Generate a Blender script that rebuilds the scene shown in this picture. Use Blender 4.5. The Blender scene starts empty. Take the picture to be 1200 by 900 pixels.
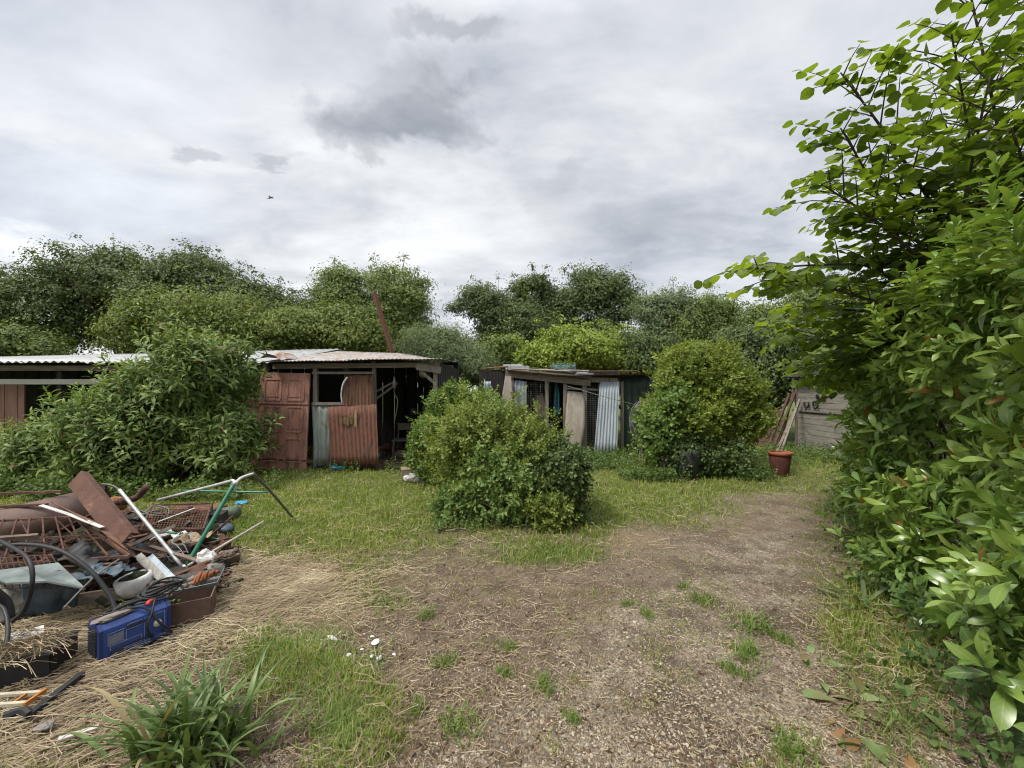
import bpy, math, random
import numpy as np
from mathutils import Vector, Matrix

rng = np.random.default_rng(7)
random.seed(7)
scene = bpy.context.scene
COL = scene.collection
F, HOR, EYE = 467.0, 458.0, 1.6          # focal length and horizon of the photograph (1200 px wide), eye height in metres

def gp(px, py):
    """ground point seen at a photograph pixel"""
    Y = F * EYE / (py - HOR)
    return ((px - 600) / F * Y, Y)

def pt(px, py, Y):
    """the world point at distance Y along a photograph pixel"""
    return np.array([(px - 600) / F * Y, Y, EYE + (HOR - py) / F * Y])

# ------------------------------------------------------------------ noise
def _h(i, j, k):
    n = (i * 374761393 + j * 668265263 + k * 2147483647 + 1013) & 0xffffffff
    n = ((n ^ (n >> 13)) * 1274126177) & 0xffffffff
    return ((n ^ (n >> 16)) & 0xffff) / 65535.0

def vnoise(x, y, z=None, seed=0):
    x = np.asarray(x, float); y = np.asarray(y, float)
    z = np.zeros_like(x) if z is None else np.asarray(z, float)
    xi, yi, zi = np.floor(x).astype(np.int64), np.floor(y).astype(np.int64), np.floor(z).astype(np.int64)
    fx, fy, fz = x - xi, y - yi, z - zi
    fx, fy, fz = [f * f * (3 - 2 * f) for f in (fx, fy, fz)]
    r = 0
    for a in (0, 1):
        for b in (0, 1):
            for c in (0, 1):
                w = (fx if a else 1 - fx) * (fy if b else 1 - fy) * (fz if c else 1 - fz)
                r = r + w * _h(xi + a + seed * 17, yi + b + seed * 31, zi + c)
    return r

def fbm(x, y, z=None, seed=0, oct=4):
    s, a, t = 0, 1.0, 0
    for o in range(oct):
        f = 2.03 ** o
        s = s + a * vnoise(np.asarray(x) * f, np.asarray(y) * f, None if z is None else np.asarray(z) * f, seed + o)
        t += a; a *= .5
    return s / t

# ------------------------------------------------------------------ mesh builder
class MB:
    def __init__(self):
        self.V, self.Q, self.T, self.U = [], [], [], []
        self.n = 0
        self.qm, self.tm = [], []
    def add(self, V, Q=None, T=None, uv=None, m=0):
        V = np.asarray(V, float).reshape(-1, 3)
        self.V.append(V)
        self.U.append(np.zeros((len(V), 2)) if uv is None else np.asarray(uv, float).reshape(-1, 2))
        if Q is not None and len(Q):
            Q = np.asarray(Q, np.int64).reshape(-1, 4); self.Q.append(Q + self.n); self.qm.append(np.full(len(Q), m))
        if T is not None and len(T):
            T = np.asarray(T, np.int64).reshape(-1, 3); self.T.append(T + self.n); self.tm.append(np.full(len(T), m))
        self.n += len(V)
        return self
    def box(self, c, s, R=None, m=0):
        x, y, z = np.array(s) / 2.0
        v = np.array([[-x,-y,-z],[x,-y,-z],[x,y,-z],[-x,y,-z],[-x,-y,z],[x,-y,z],[x,y,z],[-x,y,z]])
        if R is not None: v = v @ np.asarray(R).T
        return self.add(v + np.array(c), [[0,3,2,1],[4,5,6,7],[0,1,5,4],[1,2,6,5],[2,3,7,6],[3,0,4,7]], m=m)
    def bar(self, a, b, w, h=None, roll=0.0, m=0):
        """box-section bar from a to b"""
        a, b = np.array(a, float), np.array(b, float)
        return self.box((a + b) / 2, (w, h or w, np.linalg.norm(b - a)), frame(b - a, roll), m)
    def tube(self, P, r, sides=7, m=0, caps=True):
        P = np.asarray(P, float); k = len(P)
        r = np.full(k, r) if np.isscalar(r) else np.asarray(r, float)
        t = np.gradient(P, axis=0); t /= np.linalg.norm(t, axis=1)[:, None] + 1e-9
        up = np.array([0, 0, 1.0]) if abs(t[0, 2]) < .9 else np.array([1.0, 0, 0])
        u = np.cross(up, t); u /= np.linalg.norm(u, axis=1)[:, None] + 1e-9
        for i in range(1, k):
            if (u[i] * u[i-1]).sum() < 0: u[i] = -u[i]
        v = np.cross(t, u)
        a = np.arange(sides) * 2 * math.pi / sides
        ring = P[:, None] + r[:, None, None] * (np.cos(a)[None, :, None] * u[:, None] + np.sin(a)[None, :, None] * v[:, None])
        q = []
        for i in range(k - 1):
            for j in range(sides):
                j2 = (j + 1) % sides
                q.append([i*sides+j, i*sides+j2, (i+1)*sides+j2, (i+1)*sides+j])
        V = ring.reshape(-1, 3); T = []
        if caps:
            V = np.vstack([V, P[0], P[-1]])
            for j in range(sides):
                j2 = (j + 1) % sides
                T += [[k*sides, j2, j], [k*sides+1, (k-1)*sides+j, (k-1)*sides+j2]]
        return self.add(V, q, T, m=m)
    def lathe(self, prof, c=(0,0,0), R=None, sides=20, m=0, squash=(1,1)):
        prof = np.array(prof, float); k = len(prof)
        a = np.arange(sides) * 2 * math.pi / sides
        V = np.stack([prof[:, 0, None]*np.cos(a)*squash[0], prof[:, 0, None]*np.sin(a)*squash[1], np.repeat(prof[:, 1, None], sides, 1)], 2).reshape(-1, 3)
        if R is not None: V = V @ np.asarray(R).T
        q = [[i*sides+j, i*sides+(j+1)%sides, (i+1)*sides+(j+1)%sides, (i+1)*sides+j] for i in range(k-1) for j in range(sides)]
        return self.add(V + np.array(c), q, m=m)
    def grid(self, P, m=0):
        """P: (n, k, 3) points"""
        P = np.asarray(P, float); n, k = P.shape[:2]
        i = np.arange((n-1)*k).reshape(n-1, k)[:, :-1].ravel()
        return self.add(P.reshape(-1, 3), np.stack([i, i+1, i+k+1, i+k], 1), m=m)
    def rock(self, c, s, seed, jag=.25, m=0, n=2):
        V, T = ICO[n]
        d = 1 + jag * (fbm(V[:,0]*1.7+seed*3.1, V[:,1]*1.7, V[:,2]*1.7, seed=seed, oct=3) - .5) * 2
        return self.add(V * d[:, None] * np.array(s) + np.array(c), None, T, m=m)
    def build(self, name, mat, parent=None, smooth=False, loc=None):
        V = np.vstack(self.V) if self.V else np.zeros((0, 3))
        if loc is not None: V = V - np.array(loc)
        Q = np.vstack(self.Q) if self.Q else np.zeros((0, 4), np.int64)
        T = np.vstack(self.T) if self.T else np.zeros((0, 3), np.int64)
        me = bpy.data.meshes.new(name)
        me.vertices.add(len(V)); me.vertices.foreach_set('co', V.astype(np.float32).ravel())
        L = np.concatenate([Q.ravel(), T.ravel()]).astype(np.int32)
        me.loops.add(len(L)); me.loops.foreach_set('vertex_index', L)
        st = np.concatenate([np.arange(len(Q)) * 4, len(Q) * 4 + np.arange(len(T)) * 3]).astype(np.int32)
        me.polygons.add(len(st)); me.polygons.foreach_set('loop_start', st)
        mi = np.concatenate([np.concatenate(self.qm) if self.qm else np.zeros(0), np.concatenate(self.tm) if self.tm else np.zeros(0)]).astype(np.int32)
        me.polygons.foreach_set('material_index', mi)
        me.polygons.foreach_set('use_smooth', np.full(len(st), bool(smooth)))
        U = np.vstack(self.U)
        if U.any():
            uvl = me.uv_layers.new(name='UVMap'); uvl.data.foreach_set('uv', U[L].astype(np.float32).ravel())
        me.update(calc_edges=True)
        for mm in (mat if isinstance(mat, (list, tuple)) else [mat]): me.materials.append(mm)
        o = bpy.data.objects.new(name, me); COL.objects.link(o)
        if loc is not None and parent is None: o.location = loc
        if parent is not None: o.parent = parent
        return o

def frame(d, roll=0.0):
    """rotation matrix whose z axis is d"""
    z = np.array(d, float); z /= np.linalg.norm(z)
    up = np.array([0, 0, 1.0]) if abs(z[2]) < .98 else np.array([0, 1.0, 0])
    x = np.cross(up, z); x /= np.linalg.norm(x); y = np.cross(z, x)
    c, s = math.cos(roll), math.sin(roll)
    return np.stack([c*x + s*y, -s*x + c*y, z], 1)

def rotz(a):
    c, s = math.cos(a), math.sin(a); return np.array([[c,-s,0],[s,c,0],[0,0,1.0]])

def _ico(n):
    p = (1 + 5 ** .5) / 2
    V = [[-1,p,0],[1,p,0],[-1,-p,0],[1,-p,0],[0,-1,p],[0,1,p],[0,-1,-p],[0,1,-p],[p,0,-1],[p,0,1],[-p,0,-1],[-p,0,1]]
    V = [list(np.array(v) / np.linalg.norm(v)) for v in V]
    T = [[0,11,5],[0,5,1],[0,1,7],[0,7,10],[0,10,11],[1,5,9],[5,11,4],[11,10,2],[10,7,6],[7,1,8],[3,9,4],[3,4,2],[3,2,6],[3,6,8],[3,8,9],[4,9,5],[2,4,11],[6,2,10],[8,6,7],[9,8,1]]
    for _ in range(n):
        c, N = {}, []
        def mid(a, b):
            k = (min(a, b), max(a, b))
            if k not in c:
                v = np.array(V[a]) + np.array(V[b]); V.append(list(v / np.linalg.norm(v))); c[k] = len(V) - 1
            return c[k]
        for a, b, d in T:
            x, y, z = mid(a, b), mid(b, d), mid(d, a); N += [[a,x,z],[b,y,x],[d,z,y],[x,y,z]]
        T = N
    return np.array(V), np.array(T)
ICO = {n: _ico(n) for n in (0, 1, 2, 3)}

def tag(o, label=None, cat=None, group=None, kind=None):
    if label: o['label'] = label
    if cat: o['category'] = cat
    if group: o['group'] = group
    if kind: o['kind'] = kind
    return o

def thing(name, label, cat, loc=(0, 0, 0), rz=0.0, group=None):
    o = bpy.data.objects.new(name, None); COL.objects.link(o)
    o.empty_display_size = .1
    o.location = loc; o.rotation_euler = (0, 0, rz)
    return tag(o, label, cat, group)

def solid(o, t, off=0):
    m = o.modifiers.new('Solidify', 'SOLIDIFY'); m.thickness = t; m.offset = off; return o

def bevel(o, w, seg=2):
    m = o.modifiers.new('Bevel', 'BEVEL'); m.width = w; m.segments = seg; m.limit_method = 'ANGLE'; m.angle_limit = .6; return o

def spline(pts, n=16):
    """Catmull-Rom through points"""
    P = np.array(pts, float)
    if len(P) == 2: return P[0] + (P[1]-P[0]) * np.linspace(0, 1, n)[:, None]
    P = np.vstack([2*P[0]-P[1], P, 2*P[-1]-P[-2]]); out = []
    k = len(P) - 3; ts = np.linspace(0, k, n)
    for t in ts:
        i = min(int(t), k-1); u = t - i; a, b, c, d = P[i:i+4]
        out.append(.5*((2*b) + (-a+c)*u + (2*a-5*b+4*c-d)*u*u + (-a+3*b-3*c+d)*u**3))
    return np.array(out)

# ------------------------------------------------------------------ materials
def _new(name):
    m = bpy.data.materials.new(name); m.use_nodes = True
    nt = m.node_tree; nt.nodes.clear()
    out = nt.nodes.new('ShaderNodeOutputMaterial')
    return m, nt, out

def N(nt, t, **kw):
    n = nt.nodes.new('ShaderNode' + t)
    for k, v in kw.items():
        if k in n.inputs: n.inputs[k].default_value = v
        else: setattr(n, k, v)
    return n

def ramp(nt, fac, stops, interp='LINEAR'):
    r = N(nt, 'ValToRGB'); cr = r.color_ramp; cr.interpolation = interp
    while len(cr.elements) > len(stops): cr.elements.remove(cr.elements[-1])
    while len(cr.elements) < len(stops): cr.elements.new(.5)
    for e, (p, c) in zip(cr.elements, stops):
        e.position = p; e.color = (*c, 1) if len(c) == 3 else c
    nt.links.new(fac, r.inputs[0]); return r.outputs[0]

def mixc(nt, fac, a, b, mode='MIX'):
    n = N(nt, 'Mix', data_type='RGBA', blend_type=mode)
    for s, v in ((n.inputs[0], fac), (n.inputs[6], a), (n.inputs[7], b)):
        if isinstance(v, bpy.types.NodeSocket): nt.links.new(v, s)
        elif isinstance(v, (int, float)): s.default_value = v
        else: s.default_value = (*v, 1)
    return n.outputs[2]

def math_(nt, op, a, b=0.0, clamp=False):
    n = N(nt, 'Math', operation=op, use_clamp=clamp)
    for s, v in zip(n.inputs, (a, b)):
        if isinstance(v, bpy.types.NodeSocket): nt.links.new(v, s)
        else: s.default_value = v
    return n.outputs[0]

def surf(name, stops, scale=6, stretch=(1,1,1), rough=.75, metal=0.0, bump=.25, stain=None, stain_scale=2.5, stain_at=.55, fine=60, coord='Object', spec=.35, distort=.4):
    """weathered surface: a noise-driven ramp of its own colours, stains with their own outline, fine grain and bump"""
    m, nt, out = _new(name)
    tc = N(nt, 'TexCoord'); mp = N(nt, 'Mapping'); mp.inputs['Scale'].default_value = stretch
    nt.links.new(tc.outputs[coord], mp.inputs[0])
    n1 = N(nt, 'TexNoise', Scale=scale, Detail=8, Roughness=.65, Distortion=distort); nt.links.new(mp.outputs[0], n1.inputs[0])
    k = len(stops)
    c = ramp(nt, n1.outputs['Fac'], [(.28 + .44 * i / max(1, k - 1), s) for i, s in enumerate(stops)])
    n3 = N(nt, 'TexNoise', Scale=fine, Detail=4, Roughness=.7); nt.links.new(mp.outputs[0], n3.inputs[0])
    c = mixc(nt, .35, c, ramp(nt, n3.outputs['Fac'], [(.3, (.35,)*3), (.7, (1,)*3)]), 'MULTIPLY')
    if stain is not None:
        n2 = N(nt, 'TexNoise', Scale=stain_scale, Detail=9, Roughness=.7, Distortion=.6); nt.links.new(mp.outputs[0], n2.inputs[0])
        f = ramp(nt, n2.outputs['Fac'], [(stain_at - .05, (0,)*3), (stain_at + .06, (1,)*3)])
        c = mixc(nt, f, c, stain)
    b = N(nt, 'BsdfPrincipled', Roughness=rough, Metallic=metal); b.inputs['Specular IOR Level'].default_value = spec
    nt.links.new(c, b.inputs['Base Color'])
    nt.links.new(math_(nt, 'ADD', math_(nt, 'MULTIPLY', n1.outputs['Fac'], .35), rough - .17, True), b.inputs['Roughness'])
    if bump:
        bp = N(nt, 'Bump', Strength=bump, Distance=.01); nt.links.new(math_(nt, 'ADD', n1.outputs['Fac'], math_(nt, 'MULTIPLY', n3.outputs['Fac'], .5)), bp.inputs['Height'])
        nt.links.new(bp.outputs[0], b.inputs['Normal'])
    nt.links.new(b.outputs[0], out.inputs[0]); return m

def leafmat(name, stops, trans=.35, rough=.5, spec=.4, patch=1.2, rib=None, tint=(1.25, 1.2, .55), dead=None, dead_p=.03, gain=1.35):
    """leaf: colour differs leaf by leaf and clump by clump; light passes through"""
    m, nt, out = _new(name)
    g = N(nt, 'NewGeometry'); tc = N(nt, 'TexCoord')
    nz = N(nt, 'TexNoise', Scale=patch, Detail=3); nt.links.new(tc.outputs['Object'], nz.inputs[0])
    f = math_(nt, 'ADD', math_(nt, 'MULTIPLY', g.outputs['Random Per Island'], .5), math_(nt, 'MULTIPLY', math_(nt, 'SUBTRACT', nz.outputs['Fac'], .25), 1.0), True)
    stops = [tuple(min(.8, v * gain) for v in s_) for s_ in stops]; k = len(stops)
    c = ramp(nt, f, [(.05 + .9 * i / max(1, k - 1), s) for i, s in enumerate(stops)])
    if dead is not None:
        wn = N(nt, 'TexWhiteNoise', noise_dimensions='1D'); nt.links.new(g.outputs['Random Per Island'], wn.inputs['W'])
        c = mixc(nt, math_(nt, 'LESS_THAN', wn.outputs['Value'], dead_p), c, dead)
    if rib is not None:
        uv = N(nt, 'UVMap'); sx = N(nt, 'SeparateXYZ'); nt.links.new(uv.outputs[0], sx.inputs[0])
        d = math_(nt, 'ABSOLUTE', math_(nt, 'SUBTRACT', sx.outputs[0], .5))
        c = mixc(nt, math_(nt, 'MULTIPLY', math_(nt, 'LESS_THAN', d, .045), .55), c, rib)
        vein = N(nt, 'TexWave', Scale=2.2, Distortion=0); cm = N(nt, 'CombineXYZ')
        nt.links.new(math_(nt, 'SUBTRACT', sx.outputs[1], math_(nt, 'MULTIPLY', d, .5)), cm.inputs[0]); nt.links.new(cm.outputs[0], vein.inputs[0])
        c = mixc(nt, math_(nt, 'MULTIPLY', vein.outputs['Fac'], .18), c, rib)
    b = N(nt, 'BsdfPrincipled', Roughness=rough); b.inputs['Specular IOR Level'].default_value = spec
    nt.links.new(c, b.inputs['Base Color'])
    t = N(nt, 'BsdfTranslucent'); nt.links.new(mixc(nt, 1.0, c, tint, 'MULTIPLY'), t.inputs[0])
    mx = N(nt, 'MixShader'); mx.inputs[0].default_value = trans
    nt.links.new(b.outputs[0], mx.inputs[1]); nt.links.new(t.outputs[0], mx.inputs[2]); nt.links.new(mx.outputs[0], out.inputs[0])
    return m

# ------------------------------------------------------------------ leaves
def leaf_proto(L, W, rows=4, fold=.25, curl=.5, shape='lance', stalk=.08):
    t = np.linspace(0, 1, rows)
    if shape == 'lance': w = np.sin(np.pi * np.clip(t, 0, 1) ** .85) ** .9
    elif shape == 'obov': w = np.sin(np.pi * np.clip(t, 0, 1) ** 1.25) ** .8
    elif shape == 'round': w = np.sqrt(np.clip(1 - (2*np.clip(t, 0, 1)**1.05 - 1)**2, 0, 1)) * (1 - .12 * t)
    w = np.maximum(w, .03) * W / 2
    ang = -curl * t
    y = np.concatenate([[0], np.cumsum(np.cos(ang[:-1]) * np.diff(t))]) * L * (1 - stalk) + stalk * L
    z = np.concatenate([[0], np.cumsum(np.sin(ang[:-1]) * np.diff(t))]) * L
    V = np.stack([np.stack([-w, y, z + fold * w], 1), np.stack([0*w, y, z], 1), np.stack([w, y, z + fold * w], 1)], 1).reshape(-1, 3)
    uv = np.stack([np.stack([0*t, t], 1), np.stack([0*t+.5, t], 1), np.stack([0*t+1, t], 1)], 1).reshape(-1, 2)
    Q = []
    for i in range(rows - 1):
        for j in range(2): a = i*3 + j; Q.append([a, a+1, a+4, a+3])
    return V, np.array(Q), uv

SMALL = (np.array([[0,0,0],[.5,.45,.12],[0,1,0],[-.5,.45,.12]]), np.array([[0,1,2,3]]), np.array([[.5,0],[1,.5],[.5,1],[0,.5]]))

def rot_from(dirs, nrm):
    """matrices (n,3,3) with local +Y along dirs and +Z near nrm"""
    y = dirs / (np.linalg.norm(dirs, axis=1)[:, None] + 1e-9)
    x = np.cross(y, nrm); x /= np.linalg.norm(x, axis=1)[:, None] + 1e-9
    z = np.cross(x, y)
    return np.stack([x, y, z], 2)

def place(mb, proto, P, R, S, m=0):
    V, Q, uv = proto; n, k = len(P), len(V)
    if n == 0: return
    S = np.asarray(S, float)
    S3 = S[:, None] * np.ones(3) if S.ndim == 1 else S
    W = np.einsum('nij,nkj->nki', R, V[None] * S3[:, None, :]) + P[:, None]
    q = (Q[None] + (np.arange(n) * k)[:, None, None]).reshape(-1, 4)
    mb.add(W.reshape(-1, 3), q, uv=np.tile(uv, (n, 1)), m=m)

def shoot_proto(leaf, k, stem, kind='alt', open_=1.0, seed=0, taper=.35):
    """a leafy shoot along +Z: leaves along a short stem"""
    r = np.random.default_rng(seed); V, Q, uv = leaf; vs, qs, us = [], [], []
    for i in range(k):
        if kind == 'opp': t = (i // 2) / max(1, (k - 1) // 2); az = (i % 2) * math.pi + (i // 2) * math.pi / 2
        else: t = i / max(1, k - 1); az = i * 2.4
        az += r.normal(0, .25)
        el = open_ * (1.25 - .95 * t) + r.normal(0, .15)       # angle away from the stem
        s = (1 - taper * t) * r.uniform(.8, 1.12)
        d = np.array([math.sin(el)*math.cos(az), math.sin(el)*math.sin(az), math.cos(el)])
        n = np.array([-math.cos(el)*math.cos(az), -math.cos(el)*math.sin(az), math.sin(el)]) + r.normal(0, .25, 3)
        R = rot_from(d[None], n[None])[0]
        vs.append((V * s) @ R.T + np.array([0, 0, stem * t])); qs.append(Q + i * len(V)); us.append(uv)
    return np.vstack(vs), np.vstack(qs), np.vstack(us)

def rand_dirs(n, r=rng):
    d = r.normal(size=(n, 3)); return d / np.linalg.norm(d, axis=1)[:, None]

def lobes_surface(lobes, n, depth=(.72, 1.05), seed=0, rough=.22, zmin=.02, freq=1.6, front=None):
    """points through the outer layer of a union of ellipsoids, with outward normals; an uneven, clumpy outline"""
    r = np.random.default_rng(seed)
    L = np.array(lobes, float); area = (L[:,3]*L[:,4] + L[:,4]*L[:,5] + L[:,3]*L[:,5]); p = area / area.sum()
    m = int(n * 3.2); i = r.choice(len(L), m, p=p); d = rand_dirs(m, r)
    if front is not None:
        flip = (d[:, 1] > 0) & (r.random(m) < front); d[flip, 1] *= -1
    rad = r.uniform(depth[0]**2, depth[1]**2, m) ** .5
    c, s = L[i, :3], L[i, 3:6]
    bump = fbm(c[:,0] + d[:,0]*freq*s[:,0]*1.3 + 5, c[:,1] + d[:,1]*freq*s[:,1]*1.3, c[:,2] + d[:,2]*freq*s[:,2]*1.3 + seed, seed=seed, oct=3)
    rad = rad * (1 + rough * (bump - .5) * 2.4)
    P = c + d * s * rad[:, None]
    nr = d / s; nr /= np.linalg.norm(nr, axis=1)[:, None]
    q = ((P[:, None] - L[None, :, :3]) / L[None, :, 3:6]); dist = np.sqrt((q**2).sum(2))
    dist[np.arange(m), i] = 9
    keep = (P[:, 2] > zmin) & ((dist.min(1) > depth[0] * .92) | (r.random(m) < .06))
    P, nr = P[keep][:n], nr[keep][:n]
    return P, nr

def scatter_shoots(mb, protos, P, nr, up=.8, jitter=.45, scale=(.75, 1.25), seed=0, m=0):
    r = np.random.default_rng(seed); n = len(P)
    d = nr + np.array([0, 0, up]) + r.normal(0, jitter, (n, 3)); d /= np.linalg.norm(d, axis=1)[:, None]
    sp = r.normal(size=(n, 3)); R0 = rot_from(d, sp); R = np.stack([R0[:, :, 0], R0[:, :, 2], R0[:, :, 1]], 2)  # +Z along d
    S = r.uniform(*scale, n); w = r.integers(0, len(protos), n)
    for k, pr in enumerate(protos): place(mb, pr, P[w == k], R[w == k], S[w == k], m)

def billow(lobes, k=9, seed=0, size=(.28,.46), reach=.74, shrink=.86):
    """each lobe breaks up into smaller lobes, so a crown has clumps and hollows"""
    r = np.random.default_rng(seed); out = []
    for l in lobes:
        x, y, z, a, b, c = l; out.append((x, y, z, a*shrink, b*shrink, c*shrink)); m = (a+b+c)/3
        for d in rand_dirs(k, r):
            if d[2] < -.3: d[2] *= -1
            s = r.uniform(*size); rr = reach*r.uniform(.85, 1.12); out.append((x + d[0]*a*rr, y + d[1]*b*rr, z + d[2]*c*rr, (m*.5+a*.5)*s, (m*.5+b*.5)*s, (m*.6+c*.4)*s*.85))
    return out

def stems_to(mb, base, P, n, r0=.015, spread=.15, seed=0, sides=5):
    r = np.random.default_rng(seed)
    for i in r.choice(len(P), min(n, len(P)), replace=False):
        b = np.array(base) + np.array([r.normal(0, spread), r.normal(0, spread), 0]); e = P[i]
        e = b + (e - b) * (r.uniform(1.08, 1.3) if r.random() < .3 else 1.0)
        mid = b * .45 + e * .55 + np.array([r.normal(0, .06), r.normal(0, .06), .12 * np.linalg.norm(e-b)])
        q = spline([b, mid, e], 8); mb.tube(q, np.linspace(r0, r0 * .25, 8), sides)
# ================================================================== camera, light, sky
cam = bpy.data.objects.new('camera', bpy.data.cameras.new('camera')); COL.objects.link(cam); scene.camera = cam
cam.location = (0, 0, EYE); cam.rotation_euler = (math.radians(90), 0, 0)
cam.data.sensor_width = 36; cam.data.lens = 36 * F / 1200; cam.data.shift_y = (HOR - 450) / 1200
cam.data.clip_start = .05; cam.data.clip_end = 2000

SUN_EL, SUN_AZ = math.radians(55), math.radians(238)      # azimuth clockwise from +Y (straight ahead)
sd = Vector((math.sin(SUN_AZ)*math.cos(SUN_EL), math.cos(SUN_AZ)*math.cos(SUN_EL), math.sin(SUN_EL)))
sl = bpy.data.lights.new('sun', 'SUN'); sl.energy = 1.5; sl.angle = math.radians(14); sl.color = (1, .95, .86)
so = bpy.data.objects.new('sun', sl); COL.objects.link(so); so.rotation_euler = (-sd).to_track_quat('-Z', 'Y').to_euler()

world = bpy.data.worlds.new('World'); scene.world = world; world.use_nodes = True
nt = world.node_tree; nt.nodes.clear()
wo = N(nt, 'OutputWorld'); tc = N(nt, 'TexCoord')
sky = N(nt, 'TexSky'); sky.sky_type = 'NISHITA'; sky.sun_disc = False; sky.sun_elevation = SUN_EL; sky.sun_rotation = SUN_AZ; sky.air_density = 1.2; sky.dust_density = 2
bg_sky = N(nt, 'Background', Strength=.1); nt.links.new(sky.outputs[0], bg_sky.inputs[0])
# a cloud deck: the view direction meets a plane overhead
sx = N(nt, 'SeparateXYZ'); nt.links.new(tc.outputs['Generated'], sx.inputs[0])
zz = math_(nt, 'ADD', math_(nt, 'MAXIMUM', sx.outputs[2], 0.0), .22)
cb = N(nt, 'CombineXYZ'); nt.links.new(math_(nt, 'DIVIDE', sx.outputs[0], zz), cb.inputs[0]); nt.links.new(math_(nt, 'DIVIDE', sx.outputs[1], zz), cb.inputs[1])
deck = cb.outputs[0]
def wnoise(scale, detail=6, rough=.55, dist=.3, stretch=(1, 1, 1), off=(0, 0, 0), rot=0):
    mp = N(nt, 'Mapping'); mp.inputs['Scale'].default_value = stretch; mp.inputs['Location'].default_value = off; mp.inputs['Rotation'].default_value = (0, 0, rot)
    nt.links.new(deck, mp.inputs[0]); n = N(nt, 'TexNoise', Scale=scale, Detail=detail, Roughness=rough, Distortion=dist); nt.links.new(mp.outputs[0], n.inputs[0]); return n
broad = wnoise(.8, 5, .5, .2, (1, 1.5, 1), (3.1, 1.7, 0), .3)
mid = wnoise(2.6, 9, .58, .25, (.8, 1.3, 1), (1.3, 4.2, 0), .5)
cloud = ramp(nt, math_(nt, 'ADD', math_(nt, 'MULTIPLY', broad.outputs['Fac'], .5), math_(nt, 'MULTIPLY', mid.outputs['Fac'], .5)),
             [(.37, (.36, .385, .43)), (.46, (.515, .533, .567)), (.535, (.655, .665, .68)), (.62, (.80, .805, .815))])
def deckp(px, py):
    d = np.array([(px-600)/F, 1, (HOR-py)/F]); d /= np.linalg.norm(d); return d[0]/(d[2]+.22), d[1]/(d[2]+.22)
warp = wnoise(3.5, 5, .6, .2)
wv = N(nt, 'VectorMath', operation='MULTIPLY_ADD'); nt.links.new(warp.outputs['Color'], wv.inputs[0]); wv.inputs[1].default_value = (.5, .5, 0)
av = N(nt, 'VectorMath', operation='ADD'); av.inputs[1].default_value = (-.25, -.25, 0); nt.links.new(deck, av.inputs[0]); nt.links.new(av.outputs[0], wv.inputs[2])
def blob(px, py, rx, ry, rot=0.0):
    """a single cloud at its own place on the deck"""
    mp = N(nt, 'Mapping'); mp.vector_type = 'TEXTURE'; x, y = deckp(px, py)
    mp.inputs['Location'].default_value = (x, y, 0); mp.inputs['Scale'].default_value = (rx, ry, 1); mp.inputs['Rotation'].default_value = (0, 0, rot)
    nt.links.new(wv.outputs[0], mp.inputs[0]); ln = N(nt, 'VectorMath', operation='LENGTH'); nt.links.new(mp.outputs[0], ln.inputs[0])
    s = N(nt, 'MapRange', interpolation_type='SMOOTHSTEP'); s.inputs[1].default_value = 1.2; s.inputs[2].default_value = .4; nt.links.new(ln.outputs['Value'], s.inputs[0]); return s.outputs[0]
dk = (.255, .27, .295)
for (px, py, rx, ry, rot, w, colr) in [(480, 150, .24, .09, -.05, .88, dk), (470, 120, .14, .09, -.05, .5, dk), (535, 58, .15, .05, .1, .5, dk), (228, 188, .09, .04, 0, .4, dk), (318, 192, .11, .035, -.3, .4, dk), (650, 225, .08, .22, .3, .3, dk), (420, 180, .1, .05, 0, .4, dk),
                                   (760, 270, .5, .22, .1, .30, dk), (60, 240, .5, .25, .2, .4, (.50, .57, .66)), (40, 50, .5, .3, .3, .3, (.55, .59, .66)),
                                   (15, 285, .16, .18, 0, .8, (.86, .87, .89)), (600, 290, .5, .5, 0, .35, (.78, .785, .79)), (330, 90, .45, .18, .2, .3, (.72, .73, .75)), (880, 60, .5, .25, 0, .35, (.76, .77, .785)), (850, 335, .5, .4, 0, .4, (.76, .77, .78))]:
    cloud = mixc(nt, math_(nt, 'MULTIPLY', blob(px, py, rx, ry, rot), w), cloud, colr)
# an overcast sky brightens towards the zenith
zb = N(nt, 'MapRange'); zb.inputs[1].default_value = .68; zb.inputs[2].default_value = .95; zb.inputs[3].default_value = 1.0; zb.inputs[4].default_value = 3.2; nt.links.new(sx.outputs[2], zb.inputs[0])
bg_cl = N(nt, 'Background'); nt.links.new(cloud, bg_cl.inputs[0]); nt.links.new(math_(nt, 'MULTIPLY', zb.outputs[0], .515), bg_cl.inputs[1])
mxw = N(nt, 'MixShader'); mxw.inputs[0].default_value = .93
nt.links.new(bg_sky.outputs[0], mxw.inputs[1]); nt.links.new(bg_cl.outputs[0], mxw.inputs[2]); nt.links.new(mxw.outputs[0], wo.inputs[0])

vs = scene.view_settings; vs.view_transform = 'Standard'; vs.look = 'None'; vs.exposure = 1.32; vs.gamma = 1.0
scene.cycles.use_denoising = True; scene.cycles.filter_width = 1.1
scene.cycles.adaptive_threshold = .03; scene.cycles.max_bounces = 5; scene.cycles.transparent_max_bounces = 4; scene.cycles.sample_clamp_indirect = 4

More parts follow.
